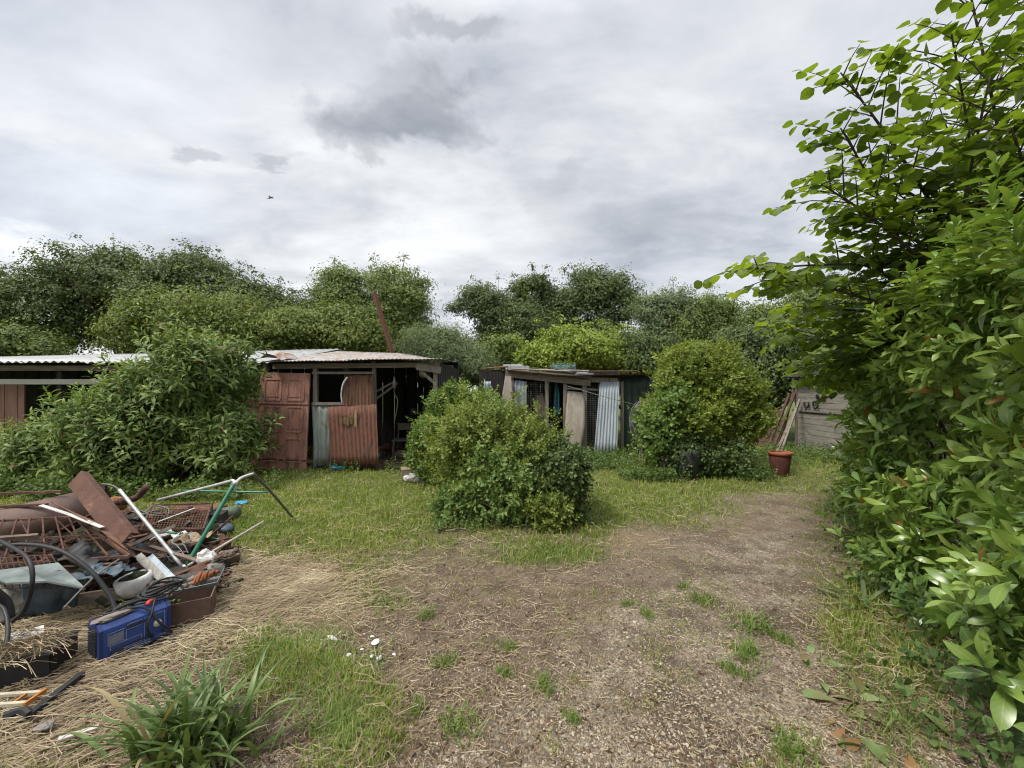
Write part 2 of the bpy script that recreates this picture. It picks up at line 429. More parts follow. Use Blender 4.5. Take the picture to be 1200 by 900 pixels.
# ================================================================== ground
ZONES = dict(
 grass=[(350,575,130,40,1.5),(450,600,100,40,1.2),(640,648,50,14,1.2),(560,655,60,12,.6),(760,590,110,24,1.1),(690,590,40,50,.9),(850,566,90,16,1.1),(950,545,110,12,1.1),(350,775,55,28,1.0),(405,835,38,60,.95),
        (420,640,80,35,.8),(430,695,45,22,.6),(500,615,60,25,.7),(1005,720,30,50,.55),(1065,800,35,45,.45),(880,735,22,14,.5),(600,560,400,22,.8),(300,635,60,25,.9),(120,600,200,30,1.2),(990,560,60,30,.6),(200,660,120,30,.35),(900,575,60,14,.5),(830,600,50,12,.45),(960,620,30,60,.4),(250,770,60,20,.4),(190,770,40,16,.5)],
 straw=[(330,690,80,30,1.1),(260,730,70,36,1.0),(140,790,120,30,.55),(60,870,150,40,.3),(430,725,80,36,.55),(290,660,40,20,.8),(900,595,70,30,1.1),(850,630,60,20,.5),(740,640,60,16,.4),(560,680,140,20,.55),(950,565,60,14,.8),(700,640,120,20,.5),(480,640,60,20,.3)],
 dirt=[(505,655,70,20,1.5),(590,700,110,36,1.1),(560,750,110,60,.95),(470,830,110,70,.95),(630,690,110,35,.85),(730,655,90,30,.6),(650,770,80,60,.6),(1030,850,70,60,1.0),(960,650,40,50,.5),(480,545,40,10,1.4),(90,660,150,60,2.2),(60,850,130,60,1.7),(180,770,110,40,1.3),(820,660,60,26,.5),(860,760,40,40,.5),(640,740,40,60,.6),(330,640,30,14,.4),(620,860,80,60,.5),(560,640,40,14,.5),(800,610,80,20,.4)],
 gravel=[(700,850,130,80,1.0),(795,720,110,80,1.15),(880,650,80,60,1.0),(905,592,70,22,.9),(840,900,220,70,1.1),(640,1050,500,150,1.0)])

def zones(X, Y):
    Yc = np.maximum(Y, .55); px = 600 + F * X / Yc; py = HOR + F * EYE / Yc
    wx = (fbm(X*1.5, Y*1.5, seed=3) - .5); wy = (fbm(X*1.5+9, Y*1.5, seed=4) - .5)
    s = F / Yc; px = px + wx * s * .7; py = py + wy * s * .35
    out = {}
    for k, L in ZONES.items():
        f = np.full(X.shape, .06)
        for (cx, cy, sx_, sy_, w) in L: f = f + w * np.exp(-((px-cx)/sx_)**2 - ((py-cy)/sy_)**2)
        if k == 'grass': f = f + .9 * np.clip((Y - 7.5) / 1.5, 0, 1) + .8 * np.clip((np.abs(X) - 9) / 2, 0, 1)
        out[k] = f * (.55 + .9 * fbm(X*4+len(k)*7, Y*4, seed=20+len(k), oct=5))
    p = 2.6; t = sum(v**p for v in out.values())
    return {k: v**p / t for k, v in out.items()}

def gz(X, Y):
    X = np.asarray(X, float); Y = np.asarray(Y, float)
    near = np.exp(-((X / 14) ** 2 + (Y / 14) ** 2))
    return ((fbm(X*.9, Y*.9, seed=50) - .5) * .06 + (fbm(X*5, Y*5, seed=51) - .5) * .03) * near

def axis(lo, hi, n0, n1, far0, far1, k=22):
    core = np.linspace(lo, hi, n0)
    return np.concatenate([lo - (np.geomspace(.08, far0, k))[::-1], core, hi + np.geomspace(.08, far1, k)])
gx = axis(-6.5, 7.5, 330, 0, 600, 600); gy = axis(.6, 9.5, 220, 0, 200, 800)
GX, GY = np.meshgrid(gx, gy, indexing='ij')
mb = MB(); mb.grid(np.stack([GX, GY, gz(GX, GY)], 2))
gm, gnt, gout = _new('ground_soil')
tcg = N(gnt, 'TexCoord')
def gn(scale, detail=6, rough=.6, dist=0.0):
    n = N(gnt, 'TexNoise', Scale=scale, Detail=detail, Roughness=rough, Distortion=dist); gnt.links.new(tcg.outputs['Object'], n.inputs[0]); return n.outputs['Fac']
def vor(scale, out='Color', rnd=1.0):
    n = N(gnt, 'TexVoronoi', Scale=scale, Randomness=rnd); gnt.links.new(tcg.outputs['Object'], n.inputs[0]); return n.outputs[out]
at = {k: N(gnt, 'Attribute', attribute_name='zone_' + k).outputs['Fac'] for k in ZONES}
grain, blot = gn(70, 5, .7), gn(6, 6, .6)
v1 = vor(75); v1d = vor(75, 'Distance'); v2 = vor(160)
bw1 = N(gnt, 'RGBToBW'); gnt.links.new(v1, bw1.inputs[0]); bw2 = N(gnt, 'RGBToBW'); gnt.links.new(v2, bw2.inputs[0])
peb = ramp(gnt, bw1.outputs[0], [(.1, (.075,.06,.044)), (.45, (.19,.158,.115)), (.7, (.32,.275,.205)), (.92, (.56,.51,.42))])
peb2 = ramp(gnt, bw2.outputs[0], [(.15, (.085,.065,.046)), (.5, (.21,.165,.12)), (.85, (.42,.355,.265))])
gravelc = mixc(gnt, ramp(gnt, gn(18, 5), [(.4, (0,)*3), (.6, (1,)*3)]), peb, peb2)
damp = ramp(gnt, gn(1.7, 7, .62, .4), [(.47, (0,)*3), (.60, (.85,)*3)])
gravelc = mixc(gnt, ramp(gnt, blot, [(.42, (0,)*3), (.62, (.8,)*3)]), gravelc, (.115,.092,.064))
gravelc = mixc(gnt, damp, gravelc, ramp(gnt, grain, [(.35, (.035,.026,.019)), (.65, (.13,.10,.072))]))
sand = ramp(gnt, gn(2.3, 6, .6, .3), [(.60, (0,)*3), (.70, (.7,)*3)])
gravelc = mixc(gnt, sand, gravelc, ramp(gnt, grain, [(.3, (.22,.185,.13)), (.7, (.45,.39,.29))]))
dirtc = mixc(gnt, .55, ramp(gnt, grain, [(.3, (.045,.032,.022)), (.5, (.12,.087,.06)), (.72, (.27,.21,.145))]), ramp(gnt, blot, [(.35, (.055,.041,.03)), (.65, (.19,.146,.105))]))
strawc = ramp(gnt, grain, [(.3, (.075,.052,.034)), (.5, (.2,.148,.092)), (.7, (.36,.285,.18))])
grassc = ramp(gnt, grain, [(.3, (.028,.04,.012)), (.5, (.085,.11,.025)), (.7, (.17,.18,.06))])
c = mixc(gnt, at['straw'], dirtc, strawc); c = mixc(gnt, at['grass'], c, grassc); c = mixc(gnt, at['gravel'], c, gravelc)
gb = N(gnt, 'BsdfPrincipled', Roughness=.95); gb.inputs['Specular IOR Level'].default_value = .2; gnt.links.new(c, gb.inputs['Base Color'])
bp = N(gnt, 'Bump', Strength=.7, Distance=.012)
gnt.links.new(math_(gnt, 'ADD', math_(gnt, 'MULTIPLY', math_(gnt, 'SUBTRACT', 1.0, v1d), at['gravel']), grain), bp.inputs['Height']); gnt.links.new(bp.outputs[0], gb.inputs['Normal'])
gnt.links.new(gb.outputs[0], gout.inputs[0])
ground = tag(mb.build('ground', gm, smooth=True), kind='structure')
zz_ = zones(GX.ravel(), GY.ravel())
for k, v in zz_.items():
    a = ground.data.attributes.new('zone_' + k, 'FLOAT', 'POINT'); a.data.foreach_set('value', v.astype(np.float32))

HEDGE = np.array([(1.8,.2),(1.97,1.3),(2.98,3.1),(4.5,5.2),(6.8,7.4),(8.0,8.8)])
def hedge_x(Y): return np.interp(Y, HEDGE[:,1], HEDGE[:,0])

def sample_ground(n, key, ymin=1.2, ymax=9.5, seed=0, power=1.0, xpad=.15, thr=.02):
    """points of one kind of ground, as dense as they look from where one stands"""
    r = np.random.default_rng(seed); u = r.random(n)
    Y = (ymin**-power + u * (ymax**-power - ymin**-power)) ** (-1/power)
    X = r.uniform(-1.4, 1.25, n) * Y
    z = zones(X, Y)[key]; ok = (r.random(n) < z) & (z > thr) & (X < hedge_x(Y) + .5)
    return X[ok], Y[ok], z[ok], r

grass_blade = leafmat('grass_blade', [(.07,.105,.014),(.125,.17,.026),(.19,.225,.045),(.34,.31,.12)], .35, .6, .25, 1.6)
lush_blade = leafmat('lush_blade', [(.055,.10,.016),(.095,.155,.027),(.13,.19,.04),(.30,.29,.11)], .35, .5, .35, 3.5)
BLADE = (np.array([[-.5,0,0],[.5,0,0],[-.38,.5,.12],[.38,.5,.12],[0,1,.42]]), None, None)
def blades(mb, X, Y, L, W, lean, r, z0=None, curl=.4):
    n = len(X); az = r.uniform(0, 2*math.pi, n); hx, hy = np.cos(az), np.sin(az)
    Z = gz(X, Y) - .004 if z0 is None else z0
    P = np.stack([X, Y, Z], 1); h = np.stack([hx, hy, 0*hx], 1); s = np.stack([-hy, hx, 0*hx], 1) * (W/2)[:, None]
    up = np.array([0, 0, 1.0]); le = lean[:, None]
    m1 = P + (h*np.sin(le) + up*np.cos(le)) * (L*.5)[:, None]
    le2 = le + curl * r.uniform(.3, 1.6, n)[:, None]; tip = m1 + (h*np.sin(le2) + up*np.cos(le2)) * (L*.5)[:, None]
    tip[:, 2] = np.maximum(tip[:, 2], Z + .004)
    V = np.stack([P-s, P+s, m1-s*.8, m1+s*.8, tip], 1).reshape(-1, 3); k = np.arange(n)[:, None]*5
    mb.add(V, k + np.array([[0,1,3,2]]), k + np.array([[2,3,4]]))
mb = MB()
X, Y, z, r = sample_ground(210000, 'grass', 1.5, 13, 1, .55)
n = len(X); blades(mb, X, Y, r.uniform(.035, .10, n) * (.6 + .6*z), .0035 + .0011*Y, np.abs(r.normal(.35, .4, n)), r)
for key, cnt, sd in (('gravel', 70000, 31), ('dirt', 70000, 32), ('straw', 26000, 33)):
    X, Y, z, r = sample_ground(cnt, key, 1.4, 9, sd, .6); k_ = fbm(X*1.3, Y*1.3, seed=77, oct=3) * .5 + fbm(X*6, Y*6, seed=78) * .5 > .56; X, Y = X[k_], Y[k_]; n = len(X)
    blades(mb, X, Y, r.uniform(.012, .05, n), .002 + .0008*Y, np.abs(r.normal(.6, .4, n)), r)
tag(mb.build('grass', grass_blade), 'short yellowish green grass on the open ground', 'grass', kind='stuff')
mb = MB()
for (cx, cy, sx_, sy_, cnt, ln) in [(345,775,50,26,1700,.14),(405,840,34,50,1300,.12),(640,648,45,10,1500,.10),(1005,735,26,50,900,.10),(1060,830,36,45,500,.11),(450,705,22,12,350,.07),(310,625,50,14,1300,.13),(300,600,50,20,1200,.10),(700,600,25,16,900,.10)]:
    r = np.random.default_rng(int(cx)); qx = r.normal(cx, sx_*.75, cnt); qy = r.normal(cy, sy_*.75, cnt); Yv = F*EYE/(np.maximum(qy, 500)-HOR); Xv = (qx-600)/F*Yv
    blades(mb, Xv, Yv, r.uniform(.3, 1.25, cnt)*ln, .0026+.0009*Yv, np.abs(r.normal(.65, .45, cnt)), r, curl=.7)
tag(mb.build('long_grass', lush_blade), 'longer fresh green grass growing in loose patches', 'long grass', kind='stuff')

straw_m = leafmat('straw_stem', [(.10,.07,.045),(.22,.165,.10),(.37,.295,.185),(.55,.47,.32)], .1, .7, .25, 2.5, tint=(1,.9,.6), gain=1)
mb = MB()
def strewn(mb, X, Y, L, W, r, lift=.02, bendy=.25, dirb=None):
    n = len(X); az = r.uniform(0, 2*math.pi, n) if dirb is None else r.normal(dirb, .7, n)
    Z = gz(X, Y); P = []; 
    for t in (-.5, -.17, .17, .5):
        a = az + bendy * (t + .5) * r.normal(0, 1.5, n)
        P.append(np.stack([X + np.cos(a)*L*t, Y + np.sin(a)*L*t, 0*X], 1))
    zs = Z + r.uniform(.003, lift, n); s = np.stack([-np.sin(az), np.cos(az), 0*az], 1) * (W/2)[:, None]; V = []
    for i, p in enumerate(P):
        p[:, 2] = gz(p[:, 0], p[:, 1]) + .003 + (zs - Z) * (r.random(n) * .6 + .6)
        V += [p - s, p + s + np.array([0,0,.0015])]
    V = np.stack(V, 1).reshape(-1, 3); k = np.arange(n)[:, None, None]*8
    mb.add(V, (k + np.array([[[0,1,3,2],[2,3,5,4],[4,5,7,6]]])).reshape(-1, 4))
X, Y, z, r = sample_ground(44000, 'straw', 1.4, 8, 2, .8); n = len(X)
strewn(mb, X, Y, r.gamma(2.5, .034, n) + .02, .0014 + .0005*Y, r, .03, .3)
for (cx, cy, sx_, sy_, cnt) in [(310,690,60,20,1500),(250,735,50,22,500),(110,775,60,18,400),(80,840,80,40,700),(60,735,40,10,300),(360,680,60,24,700)]:
    r = np.random.default_rng(int(cx+cy)); qy = np.maximum(r.normal(cy, sy_, cnt), 600); Yv = F*EYE/(qy-HOR); Xv = (r.normal(cx, sx_, cnt)-600)/F*Yv
    strewn(mb, Xv, Yv, r.gamma(2.5, .05, cnt)+.04, .0016+.0005*Yv, r, .05, .3, .6)
X, Y, z, r = sample_ground(11000, 'dirt', 1.4, 7, 3, .8); n = len(X)
strewn(mb, X, Y, r.gamma(2, .03, n) + .02, .0012 + .0004*Y, r, .015, .2)
X, Y, z, r = sample_ground(30000, 'grass', 1.6, 9, 4, .7); n = len(X)
strewn(mb, X, Y, r.gamma(2.5, .045, n) + .03, .002 + .0006*Y, r, .05, .3)
X, Y, z, r = sample_ground(26000, 'gravel', 1.4, 8, 14, .8); n = len(X)
strewn(mb, X, Y, r.gamma(2, .011, n) + .008, .0010 + .0005*Y, r, .01, .15)
X, Y, z, r = sample_ground(50000, 'dirt', 1.4, 8, 15, .8); n = len(X)
strewn(mb, X, Y, r.gamma(2, .011, n) + .008, .0010 + .0005*Y, r, .012, .15)
tag(mb.build('straw', straw_m), 'dry straw and cut stems strewn over the ground', 'straw', kind='stuff')

stone_m = leafmat('pebble', [(.10,.075,.055),(.23,.185,.13),(.37,.31,.23),(.54,.475,.38)], 0, .8, .3, 3.0, gain=1)
mb = MB(); V0, T0 = ICO[0]
X1, Y1, z, r = sample_ground(52000, 'gravel', 1.3, 6.5, 5, 1.0); X2, Y2, z, _ = sample_ground(14000, 'dirt', 1.3, 5, 6, 1.0)
X, Y = np.concatenate([X1, X2]), np.concatenate([Y1, Y2]); n = len(X)
S = r.gamma(3, .0009, n) + .0016; S3 = S[:, None] * r.uniform(.6, 1.4, (n, 3)) * np.array([1, 1, .6])
V = V0[None] * S3[:, None] * r.uniform(.8, 1.2, (n, 12, 1)) + np.stack([X, Y, gz(X, Y) + S*.2], 1)[:, None]
mb.add(V.reshape(-1, 3), None, (T0[None] + (np.arange(n)*12)[:, None, None]).reshape(-1, 3))
tag(mb.build('gravel', stone_m), 'small pale stones scattered through the brown path', 'gravel', kind='stuff')

litter_m = leafmat('leaf_litter', [(.035,.024,.016),(.10,.062,.036),(.2,.13,.08),(.34,.24,.16)], .1, .8, .2, 4.0, tint=(1,.8,.5), gain=1)
mb = MB(); chip = leaf_proto(1, .45, 3, .2, .8, 'lance')
X1, Y1, z, r = sample_ground(36000, 'dirt', 1.3, 7, 7, .9); X2, Y2, z, _ = sample_ground(16000, 'gravel', 1.3, 7, 8, .9); X3, Y3, z, _ = sample_ground(9000, 'straw', 1.3, 7, 9, .9)
X, Y = np.concatenate([X1, X2, X3]), np.concatenate([Y1, Y2, Y3]); n = len(X); d = rand_dirs(n, r); d[:, 2] *= .25
place(mb, chip, np.stack([X, Y, gz(X, Y) + .004], 1), rot_from(d, np.array([[0,0,1.0]]) + r.normal(0, .35, (n, 3))), r.gamma(3, .005, n) + .006)
tag(mb.build('leaf_litter', litter_m), 'crumbled brown leaf litter over bare soil', 'leaf litter', kind='stuff')
# ================================================================== sheds
def corr(mb, A, B, C, D, pitch=.076, amp=.009, rows=4, m=0, sag=0.0, ragged=0.0, seed=1):
    """corrugated sheet with corners A-B (one end) and C-D (other end); ridges run from A-B to C-D"""
    A, B, C, D = (np.array(v, float) for v in (A, B, C, D))
    w = np.linalg.norm(B - A); nw = max(2, int(w / pitch)); k = nw * 6 + 1
    u = np.linspace(0, 1, k)[None, :, None]; v = np.linspace(0, 1, rows)[:, None, None]
    rg = (fbm(np.linspace(0, nw*.8, k), np.zeros(k), seed=seed, oct=2) - .5) * ragged
    vv = v + (rg[None, :, None] * (1 - 2*v))
    P = (A*(1-u) + B*u) * (1-vv) + (C*(1-u) + D*u) * vv
    nrm = np.cross(B - A, C - A); nrm /= np.linalg.norm(nrm)
    wob = (fbm(np.linspace(0, 4, k)[None] + 0*v[..., 0], v[..., 0]*3 + 0*u[..., 0], seed=seed) - .5) * sag
    return mb.grid(P + nrm * (amp * np.sin(u * nw * 2 * math.pi) + wob[..., None]), m=m)

def stretched(name, stops, **k): return surf(name, stops, **k)
zinc = surf('weathered_zinc', [(.30,.31,.31),(.42,.43,.43),(.52,.53,.53)], 3, (3,1,.6), .55, .15, .15, stain=(.25,.15,.09), stain_scale=2.2, stain_at=.63)
zinc_rusty = surf('rust_freckled_zinc', [(.32,.30,.28),(.44,.42,.40),(.50,.49,.47)], 3, (3,1,.8), .6, .1, .15, stain=(.27,.13,.07), stain_scale=3.5, stain_at=.54)
zinc_blue = surf('bluish_zinc', [(.22,.26,.30),(.33,.38,.43),(.44,.48,.52)], 2.4, (4,2,.5), .55, .2, .2, stain=(.2,.16,.12), stain_scale=3, stain_at=.66)
zinc_green = surf('greenish_zinc', [(.16,.19,.17),(.25,.28,.26),(.33,.36,.34)], 3, (3,2,.6), .6, .1, .15, stain=(.14,.12,.09), stain_scale=3)
rust_red = surf('red_rusted_iron', [(.09,.042,.029),(.18,.076,.047),(.29,.13,.082)], 5, (3,2,.6), .8, 0, .4, stain=(.07,.042,.034), stain_scale=5, stain_at=.54)
rust_brown = surf('brown_rusted_iron', [(.09,.045,.03),(.16,.08,.05),(.22,.12,.075)], 4, (2.5,2,.6), .85, 0, .3, stain=(.06,.035,.025), stain_scale=2.6, stain_at=.58)
rust_dark = surf('dark_rust', [(.05,.028,.022),(.10,.05,.036),(.16,.08,.055)], 9, (1,1,1), .85, .1, .4, stain=(.20,.10,.05), stain_scale=7, stain_at=.62)
ochre = surf('ochre_paint', [(.24,.16,.08),(.34,.25,.13)], 14, (2,2,.6), .8)
door_red = surf('faded_red_paint', [(.30,.135,.10),(.40,.195,.145),(.48,.255,.195)], 3, (2,2,.5), .75, 0, .15, stain=(.17,.095,.075), stain_scale=5, stain_at=.54)
brown_plank = surf('brown_stained_plank', [(.10,.05,.036),(.155,.08,.058),(.2,.11,.08)], 3, (9,9,.5), .8, 0, .25)
grey_wood = surf('grey_weathered_wood', [(.13,.11,.09),(.22,.19,.16),(.31,.28,.24)], 3, (10,10,.7), .85, 0, .35, stain=(.10,.075,.055), stain_scale=2, stain_at=.6)
grey_wood_h = surf('grey_weathered_boards', [(.17,.155,.13),(.27,.25,.215),(.36,.335,.29)], 3, (2,.5,4), .85, 0, 0, stain=(.13,.12,.095), stain_scale=2.5, stain_at=.58, spec=.1)
beam_wood = surf('brown_beam_wood', [(.10,.075,.055),(.18,.14,.11),(.28,.23,.19)], 3, (.8,8,9), .85, 0, .35)
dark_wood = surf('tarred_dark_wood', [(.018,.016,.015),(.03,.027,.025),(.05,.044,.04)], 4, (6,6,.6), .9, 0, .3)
black_green = surf('black_green_tin', [(.016,.028,.022),(.03,.048,.038),(.05,.07,.057)], 3, (4,2,.5), .6, 0, .1)
white_board = surf('pale_board', [(.22,.195,.16),(.32,.285,.235),(.42,.38,.325)], 3, (4,3,.8), .85, 0, .2, stain=(.24,.2,.15), stain_scale=3.2, stain_at=.56)
off_white = surf('off_white_timber', [(.42,.40,.36),(.55,.53,.49)], 5, (.6,6,6), .8, 0, .2)
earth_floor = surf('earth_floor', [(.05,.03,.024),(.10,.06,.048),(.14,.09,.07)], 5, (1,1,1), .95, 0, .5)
blue_plastic = surf('bright_blue_plastic', [(.03,.20,.36),(.05,.30,.50),(.10,.40,.58)], 8, (1,1,1), .5, 0, .3)
white_plastic = surf('soiled_white_plastic', [(.45,.44,.41),(.60,.59,.56),(.70,.69,.67)], 9, (1,1,1), .6, 0, .3, stain=(.25,.2,.15), stain_scale=6, stain_at=.62)
orange_paint = surf('orange_plastic', [(.42,.15,.03),(.55,.22,.05)], 8, rough=.6)
black_rubber = surf('black_rubber', [(.012,.012,.013),(.022,.022,.023),(.035,.034,.034)], 12, rough=.55, bump=.1)
wire_m = surf('galvanised_wire', [(.20,.20,.20),(.32,.32,.31)], 20, rough=.5, metal=.3, bump=0)
rag_m = surf('dirty_rag', [(.16,.14,.12),(.28,.25,.22)], 10, rough=.9)
card_m = surf('brown_cardboard', [(.28,.19,.12),(.36,.26,.17)], 8, rough=.85)

# ---------------------------------------------- open shed with the red door
YF = 8.2
def s1(px, py, Y=YF): return pt(px, py, Y)
shed = thing('open_shed', 'low open-fronted shed of rusty corrugated iron with a faded red panelled door', 'shed', (-3.4, YF, 0))
def part(mb, name, mat, parent, smooth=False):
    o = mb.build(name, mat, None, smooth); o.parent = parent
    o.matrix_parent_inverse = Matrix.Translation(-Vector(parent.matrix_basis.translation)) if parent.type == 'EMPTY' else Matrix.Identity(4)
    if parent.type == 'EMPTY' and parent.rotation_euler.z: o.matrix_parent_inverse = parent.matrix_basis.inverted()
    return o
Zf, Zl, Zr = 2.16, 2.68, 2.40
mb = MB(); corr(mb, (-4.95, YF-.28, Zf+.02), (-3.2, YF-.26, Zf+.05), (-4.85, 11.3, Zl+.05), (-3.2, 11.3, Zl-.02), rows=6, sag=.03, seed=2)
corr(mb, (-3.26, YF-.28, Zf+.064), (-1.40, YF-.18, Zf+.08), (-3.26, 11.3, Zl-.005), (-1.5, 11.3, Zr), rows=6, sag=.03, seed=3)
roof = solid(part(mb, 'roof', zinc_rusty, shed, True), .003)
mb = MB(); cap = []
for x, z1, z2 in [(-4.98,2.24,2.26),(-4.85,2.34,2.40),(-4.70,2.30,2.36),(-4.55,2.20,2.24)]: cap.append([[x, YF-.34, z1], [x+.01, YF-.1, z2+.02], [x+.02, YF+.3, z2+.03]])
mb.grid(cap); solid(part(mb, 'ridge_flashing', zinc_rusty, shed), .004)
mb = MB(); mb.bar((-4.9, YF-.02, Zf-.06), (-1.5, YF+.05, Zf-.02), .05, .10); mb.bar((-4.9, 11.2, 2.55), (-1.5, 11.2, 2.3), .05, .1)
for x in (-4.3, -3.3, -2.4, -1.65): mb.bar((x, YF, Zf-.04), (x, 11.2, 2.5-(x+4.9)*.07), .05, .08)
part(mb, 'roof_timbers', beam_wood, shed)
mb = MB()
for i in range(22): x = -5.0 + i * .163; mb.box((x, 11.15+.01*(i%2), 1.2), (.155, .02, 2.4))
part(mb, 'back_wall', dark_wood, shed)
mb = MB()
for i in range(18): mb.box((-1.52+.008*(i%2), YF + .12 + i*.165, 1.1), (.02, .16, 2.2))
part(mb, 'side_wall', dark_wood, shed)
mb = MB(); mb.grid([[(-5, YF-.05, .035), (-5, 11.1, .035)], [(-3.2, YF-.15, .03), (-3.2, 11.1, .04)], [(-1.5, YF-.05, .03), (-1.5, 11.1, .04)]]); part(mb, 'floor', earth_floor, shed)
for a, b, w in [((-4.05, YF+.03, 0), (-4.05, YF+.03, 2.12), .085), ((-1.6, YF+.06, 0), (-1.58, YF+.06, 2.2), .09), ((-2.85, YF+.12, 0), (-2.87, YF+.1, 2.2), .07), ((-5.12, YF+.08, 0), (-5.12, YF+.08, 2.2), .08)]:
    mb = MB(); mb.bar(a, b, w); bevel(part(mb, 'post', grey_wood, shed), .006)
mb = MB(); mb.bar((-1.95, YF-.04, 2.10), (-1.46, YF-.02, 2.02), .03, .14); mb.bar((-2.0, YF+.02, 2.12), (-1.55, YF+.02, 1.72), .04, .06); part(mb, 'brace', grey_wood, shed)
# door: a slab with raised mouldings round recessed panels, leaning a little
dr = thing('door', None, None); dr.parent = shed; dr.location = (-4.68 + 3.4, -.12, 0); dr.rotation_euler = (math.radians(-2.5), math.radians(1.2), math.radians(-3))
mb = MB(); mb.box((0, 0, .985), (1.04, .04, 1.97)); bevel(mb.build('door_slab', door_red, dr), .006)
mb = MB()
for (x, z, w, h) in [(-.24,1.62,.34,.42),(.24,1.62,.34,.42),(-.24,1.02,.34,.50),(.24,1.02,.34,.50),(-.24,.40,.34,.46),(.24,.40,.34,.46)]:
    for (cx, cz, sx_, sz_) in [(x, z+h/2, w, .035), (x, z-h/2, w, .035), (x-w/2, z, .035, h-.036), (x+w/2, z, .035, h-.036)]: mb.box((cx, -.026, cz), (sx_, .014, sz_))
    mb.box((x, -.023, z), (w-.12, .010, h-.12))
bevel(mb.build('door_moulding', door_red, dr), .004)
for z in (1.32, .2): mb = MB(); mb.box((0, -.024, z), (1.05, .006, .03)); mb.build('hinge_strap', rust_dark, dr)
# front sheets round the dark window
def sheet(pxs, Y, mat, name='wall_sheet', dy=0.0, seed=1, rag=.02, parent=shed, pitch=.076):
    mb = MB(); A, B, C, D = (pt(x, y, Y + d) for x, y, d in pxs); A[2] = max(A[2], .0); B[2] = max(B[2], .0)
    corr(mb, A, B, C, D, rows=7, sag=.04, ragged=rag, seed=seed, pitch=pitch, amp=pitch*.14); return solid(part(mb, name, mat, parent, True), .002)
sheet([(368,546,-.12),(392,546,-.12),(365,472,.0),(404,472,.0)], YF, zinc_green, seed=4)
sheet([(400,545,-.10),(440,545,-.10),(403,440,.02),(437,440,.02)], YF-.03, rust_brown, seed=5)
lo = sheet([(388,545,-.2),(444,544,-.2),(384,477,-.05),(441,474,-.05)], YF-.08, rust_red, seed=6)
mb = MB()                       # splash of ochre paint on the red sheet
for k, (x0, x1, y0, y1) in enumerate([(398,401,497,491),(402,405,498,488),(405.5,409,499,490),(410,413,497,487),(415,418,500,481)]):
    f = lambda x, y: pt(x, y, YF-.165 - (y-474)*.0021)
    corr(mb, f(x0,y0), f(x1,y0), f(x0,y1), f(x1,y1), rows=4, ragged=.5, seed=14+k, amp=.004); part(mb, 'paint_splash', ochre, shed, True)
mb = MB(); q = spline([pt(401,473,YF-.15), pt(400,462,YF-.15), pt(402,450,YF-.15), pt(407,442,YF-.13)], 10); mb.tube(q, .016, 8); part(mb, 'curved_tube', white_plastic, shed, True)
mb = MB(); mb.bar(pt(366,473,YF-.02), pt(404,473,YF-.02), .04, .06); mb.bar(pt(366,437,YF), pt(440,437,YF+.05), .04, .05); part(mb, 'window_frame', grey_wood, shed)

# things kept in the open shed
def clutter(name, label, cat, mb, mat, group=None, smooth=False, loc=None):
    V = np.vstack(mb.V); l = loc if loc is not None else np.array([V[:,0].mean(), V[:,1].mean(), V[:,2].min()])
    o = mb.build(name, mat, None, smooth, loc=l); return tag(o, label, cat, group)
mb = MB(); mb.rock(pt(497,438,8.4), (.10,.08,.09), 3, .3); clutter('orange_float', 'ochre orange ball hanging in the upper corner of the open shed', 'float', mb, ochre, smooth=True)
mb = MB(); mb.tube(spline([pt(463,443,8.6), pt(462,460,8.6), pt(466,470,8.55), pt(463,492,8.6)], 14), .011, 6); clutter('hanging_rope', 'pale frayed rope hanging from the open shed roof', 'rope', mb, rag_m, smooth=True)
mb = MB(); mb.lathe([(0,0),(.035,.0),(.04,.12),(.018,.19),(.016,.25),(0,.25)], pt(462,455,8.5), sides=12); clutter('hanging_bottle', 'small clear grey bottle hung under the open shed roof', 'bottle', mb, wire_m, smooth=True)
for a, b in [((437,461),(464,446)), ((440,468),(466,449))]:
    mb = MB(); mb.bar(pt(*a, 8.5), pt(*b, 8.7), .03, .04); clutter('hanging_lath', 'thin pale lath slung across the dark shed opening', 'lath', mb, grey_wood, 'laths slung in the shed opening')
mb = MB()
for x in (-2.75, -2.25):
    for y in (9.2, 9.6): mb.bar((x, y, .04), (x + .02, y, .82 if y > 9.4 else .45), .03)
mb.box((-2.5, 9.4, .45), (.54, .44, .03)); mb.box((-2.5, 9.6, .74), (.5, .02, .16)); mb.bar((-2.75, 9.2, .2), (-2.75, 9.6, .2), .02); mb.bar((-2.25, 9.2, .2), (-2.25, 9.6, .2), .02)
clutter('old_chair', 'dusty wooden chair standing inside the dark shed', 'chair', mb, grey_wood)
sb = thing('storage_shelf', 'dark timber shelf against the back wall of the open shed', 'shelf', (-2.2, 10.9, .04))
mb = MB()
for x in (-.75, .75): mb.box((x, 0, .85), (.04, .3, 1.7))
part_o = mb.build('upright', dark_wood, sb)
for z in (.4, .9, 1.4): mb = MB(); mb.box((0, 0, z), (1.46, .3, .03)); mb.build('shelf_board', dark_wood, sb)
for k, (x, z, s, lab, m_) in enumerate([(-2.7,.955,.10,'squat pale tin on the left of the middle shelf in the shed',wire_m),(-2.35,.955,.13,'tall grey tin on the middle shelf in the dark shed',zinc),(-1.9,1.455,.12,'rusty tin on the top shelf in the dark shed',rust_red),(-2.1,.455,.15,'white tub on the lowest shelf in the shed',white_plastic)]):
    mb = MB(); mb.lathe([(0,0),(s*.7,0),(s*.72,s*1.6),(s*.6,s*1.62),(0,s*1.62)], (x, 10.88, z + .002), sides=14); clutter('paint_tin', lab, 'tin', mb, m_, 'tins on the shed shelf', smooth=True)
